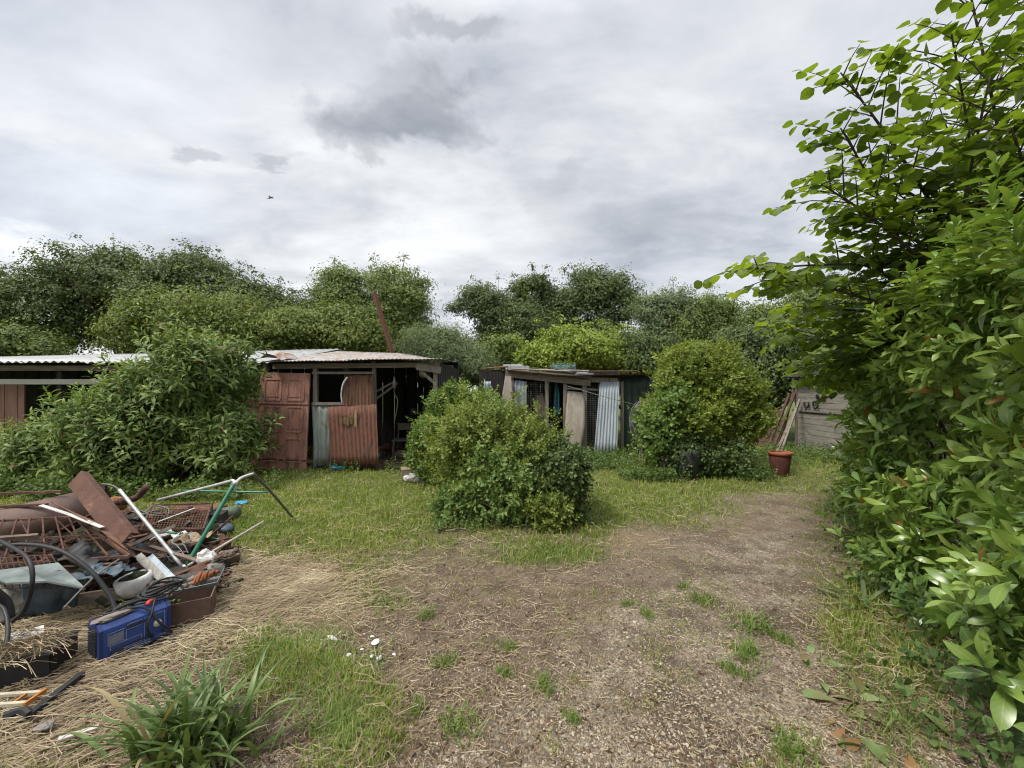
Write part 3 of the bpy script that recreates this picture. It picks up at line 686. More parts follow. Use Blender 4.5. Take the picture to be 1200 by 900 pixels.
for k, (px, py, Y, s, m_, lab) in enumerate([(470,520,9.3,.16,rag_m,'grey rag bundle on the floor just inside the open shed'),(492,514,9.6,.2,white_plastic,'soiled white bag heaped beside the chair in the shed'),(455,515,10.2,.2,rust_brown,'brown sack slumped at the back of the open shed')]):
    mb = MB(); p = pt(px, py, Y); mb.rock((p[0], Y, .03 + s*.55), (s, s*.8, s*.62), 40+k, .45); clutter('rag_bundle' if k != 2 else 'old_sack', lab, 'bundle', mb, m_, smooth=True)
for k, (px, py, w, m_, lab) in enumerate([(430,543,.10,blue_plastic,'crumpled bright blue plastic scrap at the foot of the rusty sheet'),(397,549,.17,blue_plastic,'flat blue plastic scrap lying in grass before the rusty sheet'),(442,536,.09,blue_plastic,'blue plastic scrap standing against the edge of the shed opening'),(283,591,.085,blue_plastic,'small blue plastic scrap on the grass beyond the green tube')]):
    x, y = gp(px, py+2); mb = MB(); V, T = ICO[2]; d = 1 + .9*(fbm(V[:,0]*2.5+k*5, V[:,1]*2.5, V[:,2]*2.5, seed=60+k)-.5); mb.add(V*d[:,None]*np.array([w, w*.7, w*(.3 if k in (1,3) else .8)])+np.array([x,y,.03+w*(.2 if k in (1,3) else .6)]), None, T); clutter('plastic_scrap', lab, 'plastic scrap', mb, m_, 'blue plastic scraps')
x, y = gp(432, 533); mb = MB(); mb.tube(spline([(x,y,.02),(x+.05,y-.05,.14),(x+.12,y,.16),(x+.16,y-.02,.03)],12), .03, 6); mb.tube(spline([(x,y,.02),(x-.02,y+.03,.15),(x+.03,y,.22)],8), .02, 6); clutter('black_glove', 'black rubber glove lying by the shed opening', 'glove', mb, black_rubber, smooth=True)
# cardboard box with white plastic, by the bush
bx_ = thing('cardboard_box', 'small open cardboard box with white plastic spilling out, beside the bush', 'box', (*gp(485, 563), 0), .25)
mb = MB(); w, d, h = .40, .26, .2
for c_, s_ in [((0,0,.008),(w,d,.012)),((0,-d/2,h/2),(w,.01,h)),((0,d/2,h/2),(w,.01,h)),((-w/2,0,h/2),(.01,d-.02,h)),((w/2,0,h/2),(.01,d-.02,h))]: mb.box(c_, s_)
mb.build('carton', rag_m, bx_)
mb = MB(); mb.box((-.01, .02, h+.012), (.42, .25, .02), rotz(.05)); mb.build('lid', card_m, bx_)
mb = MB(); mb.rock((.06, -.17, .09), (.13, .06, .10), 71, .55); mb.rock((-.08, -.15, .07), (.09, .05, .07), 73, .55); mb.build('plastic_wrap', white_plastic, bx_)

# ---------------------------------------------- long low barn on the left
barn = thing('long_barn', 'long low barn with bright zinc roof and dark open bays behind the big shrub', 'barn', (-9, 8.4, 0))
YB = 8.45
mb = MB(); xs = np.linspace(-17.6, -5.0, 11)
for i in range(10): corr(mb, (xs[i]-.03, YB-.3, 2.19-.006*(i%2)), (xs[i+1]+.03, YB-.3, 2.19-.006*(i%2)), (xs[i]-.03, 11.6, 2.51+.03*i), (xs[i+1]+.03, 11.6, 2.51+.03*(i+1)), rows=4, sag=.02, seed=20+i, pitch=.15, amp=.022)
solid(part(mb, 'roof', zinc, barn, True), .004)
mb = MB(); mb.bar((-17.6, YB-.06, 2.09), (-5.1, YB-.06, 2.07), .04, .11); part(mb, 'fascia', beam_wood, barn)
mb = MB(); mb.bar((-17.6, YB, 1.80), (-7.6, YB, 1.79), .05, .11); part(mb, 'lintel', off_white, barn)
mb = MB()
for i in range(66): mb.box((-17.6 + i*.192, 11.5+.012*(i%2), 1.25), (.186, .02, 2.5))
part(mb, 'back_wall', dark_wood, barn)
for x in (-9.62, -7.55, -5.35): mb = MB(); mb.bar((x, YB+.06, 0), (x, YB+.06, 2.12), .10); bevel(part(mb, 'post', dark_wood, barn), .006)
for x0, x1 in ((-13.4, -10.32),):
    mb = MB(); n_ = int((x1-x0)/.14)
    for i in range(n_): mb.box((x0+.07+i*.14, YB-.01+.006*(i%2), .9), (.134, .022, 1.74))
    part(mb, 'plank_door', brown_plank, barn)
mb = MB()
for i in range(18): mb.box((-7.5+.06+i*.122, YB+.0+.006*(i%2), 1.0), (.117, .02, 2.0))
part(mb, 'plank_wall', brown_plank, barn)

# rusty steel post behind the sheds
mb = MB(); a, b = pt(466, 440, 11.9), pt(437, 343, 11.7); a = a + (a-b)*.75
R = frame(b-a, .3); L = np.linalg.norm(b-a); c_ = (a+b)/2
mb.box(c_, (.16, .012, L), R); mb.box(c_ + R @ np.array([0, .05, 0]), (.012, .09, L), R); mb.box(c_ + R @ np.array([-.075, .046, 0]), (.012, .078, L), R); mb.box(c_ + R @ np.array([.075, .046, 0]), (.012, .078, L), R)
clutter('rusty_post', 'rusty red steel post leaning up behind the open shed roof', 'post', mb, rust_red)

# ---------------------------------------------- tumbledown poultry shed
YC = 10.1
coop = thing('tumbledown_shed', 'tumbledown poultry shed patched with corrugated sheets, boards and wire mesh', 'shed', (1.2, YC, 0))
def c1(px, py, dy=0.0): return pt(px, py, YC + dy)
mb = MB(); corr(mb, c1(668,440,-.25), c1(764,438,-.2), c1(668,447,2.6), c1(764,446,2.6), rows=4, sag=.02, seed=31)
corr(mb, c1(562,434,.4), c1(600,434,-.1), c1(566,440,2.6), c1(600,440,2.6), rows=4, sag=.05, seed=32)
corr(mb, c1(594,433,-.2), c1(672,441,-.22), c1(594,440,2.6), c1(672,446,2.6), rows=4, sag=.04, seed=33)
solid(part(mb, 'roof', rust_brown, coop, True), .003)
mb = MB(); mb.bar(c1(592,438,-.06), c1(692,449,-.06), .05, .16); mb.bar(c1(600,434.5,-.12), c1(694,442.5,-.12), .025, .07); part(mb, 'front_beam', beam_wood, coop)
for k, (a, b, w, m_, lab) in enumerate([((598,432,.2),(668,437,-.1),.05,grey_wood,'grey lath laid along the roof edge of the tumbledown shed'),((630,433,.6),(690,441,-.2),.06,beam_wood,'brown lath lying askew on the tumbledown shed roof'),((690,436,.3),(748,435,.2),.04,rust_dark,'rusty bar along the right half of the tumbledown shed roof'),((566,432,.3),(604,429,.6),.05,rust_brown,'rusty strip curling over the left end of the tumbledown shed roof')]):
    mq = MB(); p_, q_ = c1(*a), c1(*b); p_[2] = max(p_[2], 2.11); q_[2] = max(q_[2], 2.09); mq.bar(p_, q_, w, w*.5, .4); V_ = np.vstack(mq.V); tag(mq.build('roof_lath' if k < 2 else 'roof_bar', m_, None, False, loc=V_.mean(0)), lab, 'lath' if k < 2 else 'bar')
mb = MB(); mb.bar(c1(690,445,-.05), c1(724,446,-.05), .04, .12); mb.bar(c1(660,455,-.02), c1(704,457,-.02), .04, .05); part(mb, 'rail', grey_wood, coop)
for px, top, w in [(600,440,.09),(641,445,.075),(662,447,.085),(685,449,.11),(703,450,.07),(729,447,.07)]:
    mb = MB(); a = c1(px, top); mb.bar((a[0], YC, 0), a, w); bevel(part(mb, 'post', grey_wood, coop), .006)
mb = MB()
for i in range(29): mb.box((-1.0+i*.152, 12.6+.01*(i%2), 1.1), (.148, .02, 2.2))
part(mb, 'back_wall', dark_wood, coop)
mb = MB()
for i in range(10): p = c1(563+i*3.2, 434, .1); mb.box((p[0], YC+.1+.008*(i%2), 1.05), (.066, .02, 2.1))
part(mb, 'tarred_boards', dark_wood, coop)
sheet([(567,470,0),(576,470,0),(567,447,0),(575,447,0)], YC+.05, zinc_blue, seed=41, parent=coop)
sheet([(603,534,-.02),(617,534,-.02),(603,446,0),(617,447,0)], YC-.02, zinc_blue, seed=42, parent=coop)
mb = MB(); A = [c1(577,534,-.5), c1(603,534,-.5), c1(592,441,-.16), c1(599,441,-.16)]; mb.grid([[A[0], A[1]], [(A[0]+A[2])/2, (A[1]+A[3])/2], [A[2], A[3]]]); solid(part(mb, 'leaning_board', white_board, coop), .02)
mb = MB()                                                   # bulging pale hardboard
u = np.linspace(0, 1, 9); rowsP = []
for i, t in enumerate(np.linspace(0, 1, 12)):
    l, r_ = c1(656 + 9*t**.6, 534 - 76*t, -.35*(1-t)), c1(679 + 6*math.sin(t*2.2), 534 - 74*t, -.30*(1-t)); rowsP.append([l*(1-k)+r_*k + np.array([0, -.10*math.sin(math.pi*t)*(.4+.6*k), 0]) for k in u])
mb.grid(rowsP); solid(part(mb, 'bulging_board', white_board, coop, True), .012)
sheet([(696,533,-.25),(723,533,-.25),(703,448,-.02),(726,447,-.02)], YC-.06, surf('pale_zinc', [(.27,.31,.345),(.38,.42,.46),(.47,.51,.55)], 2.4, (4,2,.5), .55, .1, .2, stain=(.3,.29,.27), stain_scale=3, stain_at=.64), seed=43, parent=coop)
sheet([(728,534,0),(768,534,.02),(728,441,0),(768,441,.02)], YC+.05, black_green, seed=44, parent=coop, pitch=.15)
def mesh_wire(A, B, C, D, nu, nv, r, mb=None):
    mb = mb or MB(); A, B, C, D = (np.array(v, float) for v in (A, B, C, D))
    for u in np.linspace(0, 1, nu): mb.tube([A*(1-u)+B*u, C*(1-u)+D*u], r, 4, caps=False)
    for v in np.linspace(0, 1, nv): mb.tube([A*(1-v)+C*v, B*(1-v)+D*v], r, 4, caps=False)
    return mb
part(mesh_wire(c1(686,534), c1(702,534), c1(686,452), c1(702,452), 9, 34, .0025), 'wire_mesh', wire_m, coop)
part(mesh_wire(c1(617,534,.05), c1(640,534,.05), c1(617,448,.05), c1(640,448,.05), 12, 34, .002), 'wire_mesh', wire_m, coop)
mb = MB(); mb.tube([c1(664,452,-.15), c1(705,464,-.3), c1(750,476,-.1)], .008, 5); part(mb, 'loose_wire', wire_m, coop)
mb = MB(); 
for (a, b) in [((619,450),(619,500)),((619,450),(629,450)),((629,450),(629,500)),((619,470),(629,470))]: mb.bar(c1(*a,.5), c1(*b,.5), .035)
clutter('iron_rack', 'rust red metal frame standing inside the tumbledown shed', 'frame', mb, rust_red)
mb = MB(); P = []
for i, t in enumerate(np.linspace(0, 1, 10)): c_ = c1(652, 447+40*t, .25); P.append([c_ + np.array([(k-.5)*(.07+.13*t), .07*math.sin(k*9+t*5), 0]) for k in np.linspace(0, 1, 9)])
mb.grid(P); o = clutter('hanging_tarp', 'torn teal tarpaulin hanging between the posts of the tumbledown shed', 'tarpaulin', mb, surf('teal_tarp', [(.03,.13,.18),(.06,.22,.28),(.12,.30,.36)], 6, rough=.55), smooth=True); solid(o, .004)
mb = MB(); p = c1(634, 478, .3); mb.rock((p[0], YC+.3, p[2]), (.16,.12,.32), 88, .5); clutter('hung_sacking', 'pale brown sacking hung up in the tumbledown shed', 'sacking', mb, surf('sacking', [(.2,.15,.11),(.32,.25,.19)], 9, rough=.9), smooth=True)
mb = MB(); p = np.array([1.35, 10.6, 2.10]); r = np.random.default_rng(5)
for i in range(34): 
    a = r.uniform(0, 6.28); mb.tube(spline([p + np.array([math.cos(a+t)*.33*r.uniform(.6,1.1), math.sin(a+t)*.3, .02 + .2*abs(math.sin(t*1.5+i))*r.uniform(.5,1)]) for t in np.linspace(0, 3.4, 7)], 22), .006, 4)
mb.rock(p + np.array([0,0,.04]), (.27,.25,.14), 12, .3); clutter('netting_bundle', 'bundle of pale green netting lying on the tumbledown shed roof', 'netting', mb, surf('green_netting', [(.10,.2,.17),(.2,.32,.28)], 12, rough=.7))
mb = MB(); mb.box((.15, 10.7, 2.18), (.55, .6, .14), rotz(.1)); mb.box((.05, 10.75, 2.28), (.5, .4, .05), rotz(-.2)); clutter('zinc_trough', 'upturned grey zinc trough on the left of the tumbledown shed roof', 'trough', mb, zinc)
mb = MB(); mb.box((1.86, 10.5, 2.04), (.42, .5, .035), rotz(.15)); mb.box((1.84, 10.5, 2.075), (.3, .4, .03), rotz(-.1)); clutter('slate_sheet', 'stacked blue grey sheets lying in the middle of the tumbledown shed roof', 'sheets', mb, zinc_blue)
cw = thing('wire_coil', 'round coil of fence wire hanging beside the rounded bush', 'wire coil', (*pt(757, 497, 9.0)[:2], 0))
mb = MB(); p = pt(757, 495, 9.0); r = np.random.default_rng(9)
for i in range(7):
    R_ = .45 + r.normal(0, .03); c_ = p + r.normal(0, .025, 3); mb.tube([c_ + np.array([R_*math.cos(t)*.75, .03*math.sin(3*t+i), R_*1.05*math.sin(t)]) for t in np.linspace(0, 6.283, 40)], .006, 5, caps=False)
part(mb, 'wire_loops', wire_m, cw, True)
mb = MB(); mb.bar((p[0]-.1, 9.06, 0), (p[0]-.05, 9.06, p[2]+.5), .06); part(mb, 'stake', grey_wood, cw)

# ---------------------------------------------- grey boarded shed on the right
ws = thing('boarded_shed', 'grey weathered boarded shed with horseshoes above its hatch', 'shed', (8.0, 11.15, 0), math.radians(-3))
# local frame: x into the shed, y towards the camera is negative; its long side faces left (-x)
L_, H_ = 2.7, 2.0
mb = MB(); k = 14; hb = H_/k
for i in range(k):
    z = i*hb; th = 0.0
    for (y0, y1) in ((-L_, 0),): mb.box((-.012+.002*((i*7)%3), (y0+y1)/2, z + hb/2), (.02, L_, hb-.007), np.array([[math.cos(th),0,math.sin(th)],[0,1,0],[-math.sin(th),0,math.cos(th)]]))
mb.build('side_boards', grey_wood_h, ws)
mb = MB()
for i in range(k): mb.box((1.1, .0, (i+.5)*hb), (2.16, .02, hb-.006))
mb.build('end_boards', grey_wood, ws)
mb = MB()
for i in range(k): mb.box((1.1, -L_, (i+.5)*hb), (2.16, .02, hb-.006))
mb.build('end_boards', grey_wood, ws)
mb = MB(); mb.box((-.036, .0, H_/2), (.05, .06, H_)); mb.box((-.036, -L_, H_/2), (.05, .06, H_)); mb.build('corner_trim', grey_wood, ws)
mb = MB(); mb.box((-.05, -1.2, 1.06), (.03, 2.2, .05)); mb.build('hatch_rail', grey_wood, ws)
mb = MB(); mb.add([(-.25,-L_-.15,H_-.03),(-.25,.15,H_-.03),(1.1,.15,H_+.65),(1.1,-L_-.15,H_+.65),(2.45,.15,H_-.03),(2.45,-L_-.15,H_-.03)], [[0,1,2,3],[3,2,4,5]]); solid(mb.build('roof', dark_wood, ws), .03)
mb = MB(); mb.box((2.18, -L_/2, H_/2), (.02, L_, H_)); mb.build('far_boards', grey_wood, ws)
def shoe(y, z, r, gap, rot):
    mb = MB(); mb.tube([(-.075, y + r*math.sin(t+rot), z - r*1.15*math.cos(t+rot)) for t in np.linspace(-gap, gap, 16)], np.full(16, .022), 6); return mb
for y, z, r_, g_, ro in [(-.46,1.24,.085,2.2,0),(-.80,1.24,.085,2.2,.45)]:
    o = shoe(y, z, r_, g_, ro).build('horseshoe', black_rubber, ws, True)
for y in (-.86, -1.08):
    mb = MB(); mb.lathe([(0,0),(.055,0),(.06,.015),(.03,.03),(0,.032)], (-.06, y, 1.45), np.array([[0,0,-1],[0,1,0],[1,0,0.]]), 14); mb.box((-.085, y, 1.45), (.02, .03, .11)); mb.build('hook_plate', black_rubber, ws)
mb = MB(); mb.lathe([(0,-.02),(.07,-.02),(.09,0),(.07,.02),(.03,.03),(.03,-.0),(0,0)], (-.30, -.05, .10), frame((-.7,-.6,.25)), 18); o = mb.build('hub_wheel', wire_m, None, True); o.parent = None
o.matrix_basis = Matrix.Translation((8.0-.02, 11.15-.5, 0)); tag(o, 'small grey wheel lying at the corner of the boarded shed', 'wheel')

dark_brown = surf('dark_brown_iron', [(.045,.028,.022),(.085,.05,.038),(.13,.075,.055)], 5, (4,4,.7), rough=.85)
# pot and the timber leaning on the shed
pot = thing('plant_pot', 'big dark terracotta pot with bright rim standing on grass', 'plant pot', (*gp(914, 557), 0))
mb = MB(); mb.lathe([(0,0),(.155,0),(.165,.02),(.22,.44),(.215,.46),(.0,.46)], sides=28); pot.scale = (.84,.84,.88); mb.build('pot_body', surf('dark_terracotta', [(.075,.026,.02),(.115,.038,.03),(.15,.055,.04)], 4, rough=.7, bump=.15, stain=(.10,.085,.07), stain_at=.63), pot, True)
mb = MB(); mb.lathe([(.215,.44),(.238,.445),(.242,.50),(.232,.512),(.212,.508),(.205,.47)], sides=28); mb.build('pot_rim', surf('bright_terracotta', [(.30,.085,.045),(.42,.13,.07)], 5, rough=.75), pot, True)
mb = MB(); mb.lathe([(.207,.475),(.1,.495),(0,.50)], sides=20); mb.build('soil', surf('orange_soil', [(.24,.09,.05),(.34,.14,.08)], 12, rough=.95), pot, True)
mb = MB(); mb.rock((-.03,.03,.525), (.05,.04,.045), 5, .3); mb.build('stone', stone_m, pot, True)
for k, (a, b, Ya, Yb, w, m_, lab) in enumerate([((914,534),(937,468),9.9,10.9,.045,grey_wood,'pale thin pole leaning on the boarded shed corner'),((909,534),(936,472),9.95,10.85,.06,beam_wood,'brown wooden pole leaning against the boarded shed'),((905,528),(934,455),10.6,11.2,.05,dark_brown,'topmost rusty bar leaning left of the boarded shed'),((899,526),(925,462),10.8,11.3,.06,dark_brown,'reddish rusty bar leaning behind the brown pole'),((912,528),(930,458),10.7,11.25,.05,rust_dark,'dark rusty bar leaning between the rusty bars and shed')]):
    p, q = pt(*a, Ya), pt(*b, Yb); p[2] = 0; mb = MB(); mb.bar(p, q, w, w*.8); clutter('leaning_pole' if k < 2 else 'leaning_bar', lab, 'pole' if k < 2 else 'bar', mb, m_, 'poles and bars leaning by the boarded shed')
mb = MB()
for i in range(7): mb.box((*pt(901, 500, 11.5)[:2], .0+.075+i*.15), (.75 - .03*(i%2), .2, .142))
clutter('block_pillar', 'squat pale brick pier half hidden behind the rounded bush', 'pier', mb, surf('pale_brick', [(.2,.12,.09),(.3,.2,.16)], 5, rough=.9))
# ================================================================== trees, shrubs, hedge
bark = surf('grey_bark', [(.05,.04,.032),(.09,.075,.06),(.14,.12,.10)], 8, (3,3,.6), .9, 0, .5)
stem_m = surf('green_brown_stem', [(.06,.06,.03),(.12,.105,.06)], 10, rough=.8)
def quadify(P, R, S): return P, R, S

def far_tree(name, label, lobes, n, leaf, mat, base, trunk_r=.16, seed=0, group='trees beyond the sheds', cat='tree', cl=60, spread=.40, rough=.28, tufts=.14, limbs=14, W=.62, flat=.55, zmin=.2):
    """lobes: crown ellipsoids; leaves gather in clumps, clumps sit in the outer shell and on stray twigs"""
    r = np.random.default_rng(seed); t = thing(name, label, cat, (base[0], base[1], 0), 0, group)
    lobes = [(l[0]-base[0], l[1]-base[1], *l[2:]) for l in lobes]
    nc = n // cl; lobes = billow(lobes, 10, seed); n = int(n*1.35); leaf *= .86; nc = n // cl
    P, nr = lobes_surface(lobes, nc, (.55, 1.03), seed, rough, zmin, .8, .55)
    nt_ = int(nc * tufts); sel = r.choice(len(P), nt_); P = np.vstack([P, P[sel] + nr[sel] * r.uniform(.1, .55, (nt_, 1)) + np.array([0, 0, .18])]); nr = np.vstack([nr, nr[sel]])
    m = len(P); cs = spread * r.uniform(.55, 1.35, m); cnt = np.full(m, cl); cnt[-nt_:] = cl // 3; cs[-nt_:] *= .55
    idx = np.repeat(np.arange(m), cnt); k = len(idx)
    off = r.normal(0, .55, (k, 3)) * cs[idx][:, None]; off[:, 2] *= flat
    off -= nr[idx] * 0; Pl = P[idx] + off
    nrm = nr[idx] * .6 + off / (cs[idx][:, None] + .01) * 1.0 + np.array([0, 0, .5]) + r.normal(0, .35, (k, 3))
    d = np.cross(nrm, r.normal(size=(k, 3))); d[:, 2] -= .25 * np.linalg.norm(d, axis=1)
    R = rot_from(d, nrm); s = leaf * r.uniform(.6, 1.3, k); S = np.stack([s * W, s, s], 1)
    ok = Pl[:, 2] > .05
    mb = MB(); place(mb, SMALL, Pl[ok], R[ok], S[ok]); mb.build('crown', mat, t)
    mb = MB(); top = np.mean([l[:3] for l in lobes], 0); tz = max(l[2] for l in lobes)
    mb.tube(spline([(0,0,-.1), (top[0]*.3, top[1]*.3, tz*.3), (top[0]*.7, top[1]*.7, tz*.65), (top[0], top[1], tz*.78)], 12), np.linspace(trunk_r, trunk_r*.25, 12), 8)
    for i in r.choice(m, min(limbs, m), replace=False):
        e = P[i]; b = np.array([top[0], top[1], 0]) * .5 + np.array([0, 0, e[2] * r.uniform(.25, .6)]); md = (b + e) / 2 + np.array([0, 0, .1*np.linalg.norm(e-b)]); mb.tube(spline([b, md, e], 8), np.linspace(trunk_r*.42, .012, 8), 5)
    for j in range(nt_):
        a_, b_ = P[sel[j]], P[len(P)-nt_+j]; mb.tube([a_ - nr[len(P)-nt_+j]*.25, (a_+b_)/2 + np.array([0,0,.03]), b_ + (b_-a_)*.25], [.014,.009,.004], 4, caps=False)
    mb.build('trunk', bark, t, True); return t

def L(px, py, Y, rx, rz, ry=None):
    """crown lobe from a photograph pixel at distance Y; rx, rz in pixels"""
    p = pt(px, py, Y); k = Y / F; return (p[0], Y, p[2], rx*k, (ry or (rx+rz)/2)*k, rz*k)

dark_g = leafmat('dark_foliage', [(.026,.044,.013),(.05,.078,.021),(.085,.12,.034),(.14,.17,.06)], .28, .5, .4, .9, gain=1.3)
mid_g = leafmat('mid_foliage', [(.04,.064,.014),(.072,.105,.024),(.11,.15,.036),(.17,.21,.06)], .3, .5, .35, .9, gain=1.5)
yel_g = leafmat('yellowish_foliage', [(.055,.085,.018),(.095,.135,.03),(.15,.19,.045),(.22,.25,.075)], .35, .5, .35, 1.0)
grey_g = leafmat('grey_foliage', [(.055,.08,.036),(.09,.125,.058),(.135,.175,.085),(.2,.24,.13)], .25, .6, .3, 1.0)
bright_g = leafmat('bright_foliage', [(.07,.115,.012),(.13,.19,.022),(.2,.26,.035),(.28,.33,.06)], .35, .45, .4, 1.3)

far_tree('hedgerow_tree', 'broad dark green tree at the far left edge above the long barn', [L(20,358,14,70,50), L(-60,350,14,90,62), L(70,370,14,60,46)], 22000, .12, dark_g, (-17.5,14.4), seed=1)
far_tree('hedgerow_tree', 'tallest dark green tree on the left with two ragged top tufts', [L(130,350,15,70,50), L(170,362,14.6,80,54), L(90,375,14.5,60,46), L(215,348,15.5,45,46), L(140,318,15,40,22)], 36000, .12, dark_g, (-14.3,15.3), seed=2, tufts=.22)
far_tree('hedgerow_tree', 'dark tree with a sloping crown falling right towards the rounded tree', [L(255,355,15,55,44), L(305,370,15,50,38), L(225,328,15.3,34,34), L(340,380,15,45,36)], 30000, .12, dark_g, (-10.5,15.4), seed=3, tufts=.2)
far_tree('hedgerow_tree', 'yellow green tree standing before the dark trees behind the big shrub', [L(200,375,13.2,65,34), L(270,380,13.2,60,36), L(160,395,13.2,50,26), L(310,395,13.3,40,26)], 26000, .11, yel_g, (-10.8,13.5), seed=4)
far_tree('hedgerow_tree', 'rounded light green tree with full dome behind the rusty post', [L(435,352,15.5,62,42), L(470,370,15.3,38,42), L(398,365,15.5,36,38), L(445,390,15.4,62,32)], 36000, .115, mid_g, (-5.3,15.7), seed=5, tufts=.16)
far_tree('hedgerow_shrub', 'yellow green bushy tree left of the rusty post', [L(395,390,13.4,50,34), L(350,395,13.4,40,28), L(430,400,13.4,30,22)], 22000, .11, yel_g, (-5.9,13.6), seed=6)
far_tree('hedgerow_shrub', 'pale grey green willowy shrub right of the open shed roof', [L(525,420,12.8,44,34), L(500,405,13.0,34,22), L(555,430,12.6,26,30)], 20000, .10, grey_g, (-2.0,13), seed=7, W=.35)
far_tree('hedgerow_tree', 'leaning dark tree with loose branches left of the tall oaks', [L(575,372,18,28,32), L(560,352,18,20,16), L(600,390,18,40,40), L(540,360,18,12,9)], 22000, .12, dark_g, (-.3,18.4), seed=8, tufts=.3)
far_tree('hedgerow_tree', 'tall dark oak with a soft rounded crown', [L(625,352,21,34,27), L(612,380,21,40,40), L(650,375,21,32,36)], 26000, .14, dark_g, (1.2,21.4), seed=9)
far_tree('hedgerow_tree', 'tall dark oak with sky showing through its clumped crown', [L(700,340,21,40,24), L(685,365,21,38,30), L(725,365,21,24,34), L(700,395,21,42,22)], 20000, .15, dark_g, (4.6,21.4), seed=10, cl=60, spread=.55, tufts=.25, rough=.5)
far_tree('hedgerow_tree', 'thin wispy tree with bare twigs above the bright laurel', [L(765,368,17,18,28), L(790,365,17,20,24), L(775,400,17,28,30)], 11000, .11, grey_g, (6.4,17.3), seed=11, tufts=.4, rough=.5, limbs=40)
far_tree('hedgerow_tree', 'feathery mid green tree above the rounded bush', [L(835,372,17,26,28), L(820,390,17,46,32), L(860,405,16.5,40,30)], 24000, .11, mid_g, (8.6,17.2), seed=12, tufts=.3)
far_tree('hedgerow_shrub', 'bright yellow green laurel mound behind the tumbledown shed', [L(668,417,13.8,48,28), L(640,425,13.6,30,22), L(712,420,14,36,30)], 26000, .12, bright_g, (2.2,14), seed=13, spread=.35)
far_tree('hedgerow_shrub', 'dull olive shrub between the laurel mound and rounded bush', [L(735,425,14,34,36), L(770,430,13.5,30,40), L(700,445,14.5,60,20)], 22000, .11, dark_g, (4.4,14.2), seed=14)
far_tree('hedgerow_shrub', 'dense dark hedge shrub behind the leaning poles', [L(900,440,13,52,48), L(880,410,13.5,40,40), L(945,420,13,50,50), L(860,455,13,40,30)], 34000, .12, dark_g, (8.3,13.3), seed=15)
far_tree('hedgerow_shrub', 'mid green scrub rising between the rounded bush and the hazel', [L(915,395,15,50,40), L(960,380,14.5,50,50), L(1010,390,14,50,60)], 26000, .12, mid_g, (11,14.8), seed=16, tufts=.25)
far_tree('hedgerow_shrub', 'low grey green bush showing just over the left end of the barn roof', [L(20,405,12.6,40,20), L(58,412,12.4,22,14), L(-30,400,12.6,40,26)], 14000, .11, mid_g, (-15.4,12.8), seed=17, zmin=1)
far_tree('hedgerow_tree', 'shadowy low tree filling the gap behind the open shed', [L(470,415,16,60,40), L(590,430,16,50,40), L(400,420,16.5,90,40)], 22000, .13, mid_g, (-3,16.4), seed=18)
far_tree('hedgerow_shrub', 'dark low hedge closing the view behind the oaks', [L(560,430,24,120,24), L(700,425,24,120,30), L(840,420,24,120,34)], 26000, .18, dark_g, (5,24.5), seed=19)

far_tree('hedgerow_tree', 'deep green tree filling the space behind the hazel and laurel hedge', [L(1130,425,9.5,90,45), L(1040,420,10,70,42), L(1250,410,8.5,110,60), L(1330,390,8,110,70)], 30000, .12, dark_g, (11.5,9.8), seed=20, zmin=.1)
# ---- shrubs near the sheds
def bush(name, label, lobes, n, protos, mat, base, cat='bush', seed=0, depth=(.7,1.05), up=.8, rough=.25, scale=(.75,1.25), n_stems=16, r0=.016, group=None, jitter=.45, smat=None, front=.3, freq=1.6, strays=.06, bl=8, reach=.2):
    t = thing(name, label, cat, (base[0], base[1], 0), 0, group); lobes = [(l[0]-base[0], l[1]-base[1], *l[2:]) for l in lobes]
    lobes = billow(lobes, bl, seed, (.25,.48)) if bl else lobes
    P, nr = lobes_surface(lobes, n, depth, seed, rough, .03, freq, front)
    r = np.random.default_rng(seed+90); k = int(len(P)*strays); sel = r.choice(len(P), k); P = np.vstack([P, P[sel] + nr[sel]*r.uniform(.03, reach, (k,1)) + np.array([0,0,.05])]); nr = np.vstack([nr, nr[sel]])
    mb = MB(); scatter_shoots(mb, protos, P, nr, up, jitter, scale, seed); mb.build('foliage', mat, t, True)
    mb = MB(); stems_to(mb, (0,0,-.05), P, n_stems, r0, .2, seed); mb.build('stem', smat or stem_m, t, True); return t
small_leaf = leaf_proto(.055, .03, 3, .25, .6, 'lance'); privet = [shoot_proto(small_leaf, 9, .10, 'opp', 1.0, s) for s in range(4)]
mid_leaf = leaf_proto(.085, .042, 3, .2, .7, 'lance'); elder = [shoot_proto(mid_leaf, 8, .09, 'opp', 1.15, s) for s in range(4)]
ivy_leaf = leaf_proto(.06, .058, 3, .12, .5, 'round'); ivy = [shoot_proto(ivy_leaf, 5, .09, 'alt', 1.3, s) for s in range(4)]
lance = leaf_proto(.19, .042, 5, .2, 1.3, 'lance'); budd = [shoot_proto(lance, 10, .20, 'opp', 1.05, s) for s in range(5)]

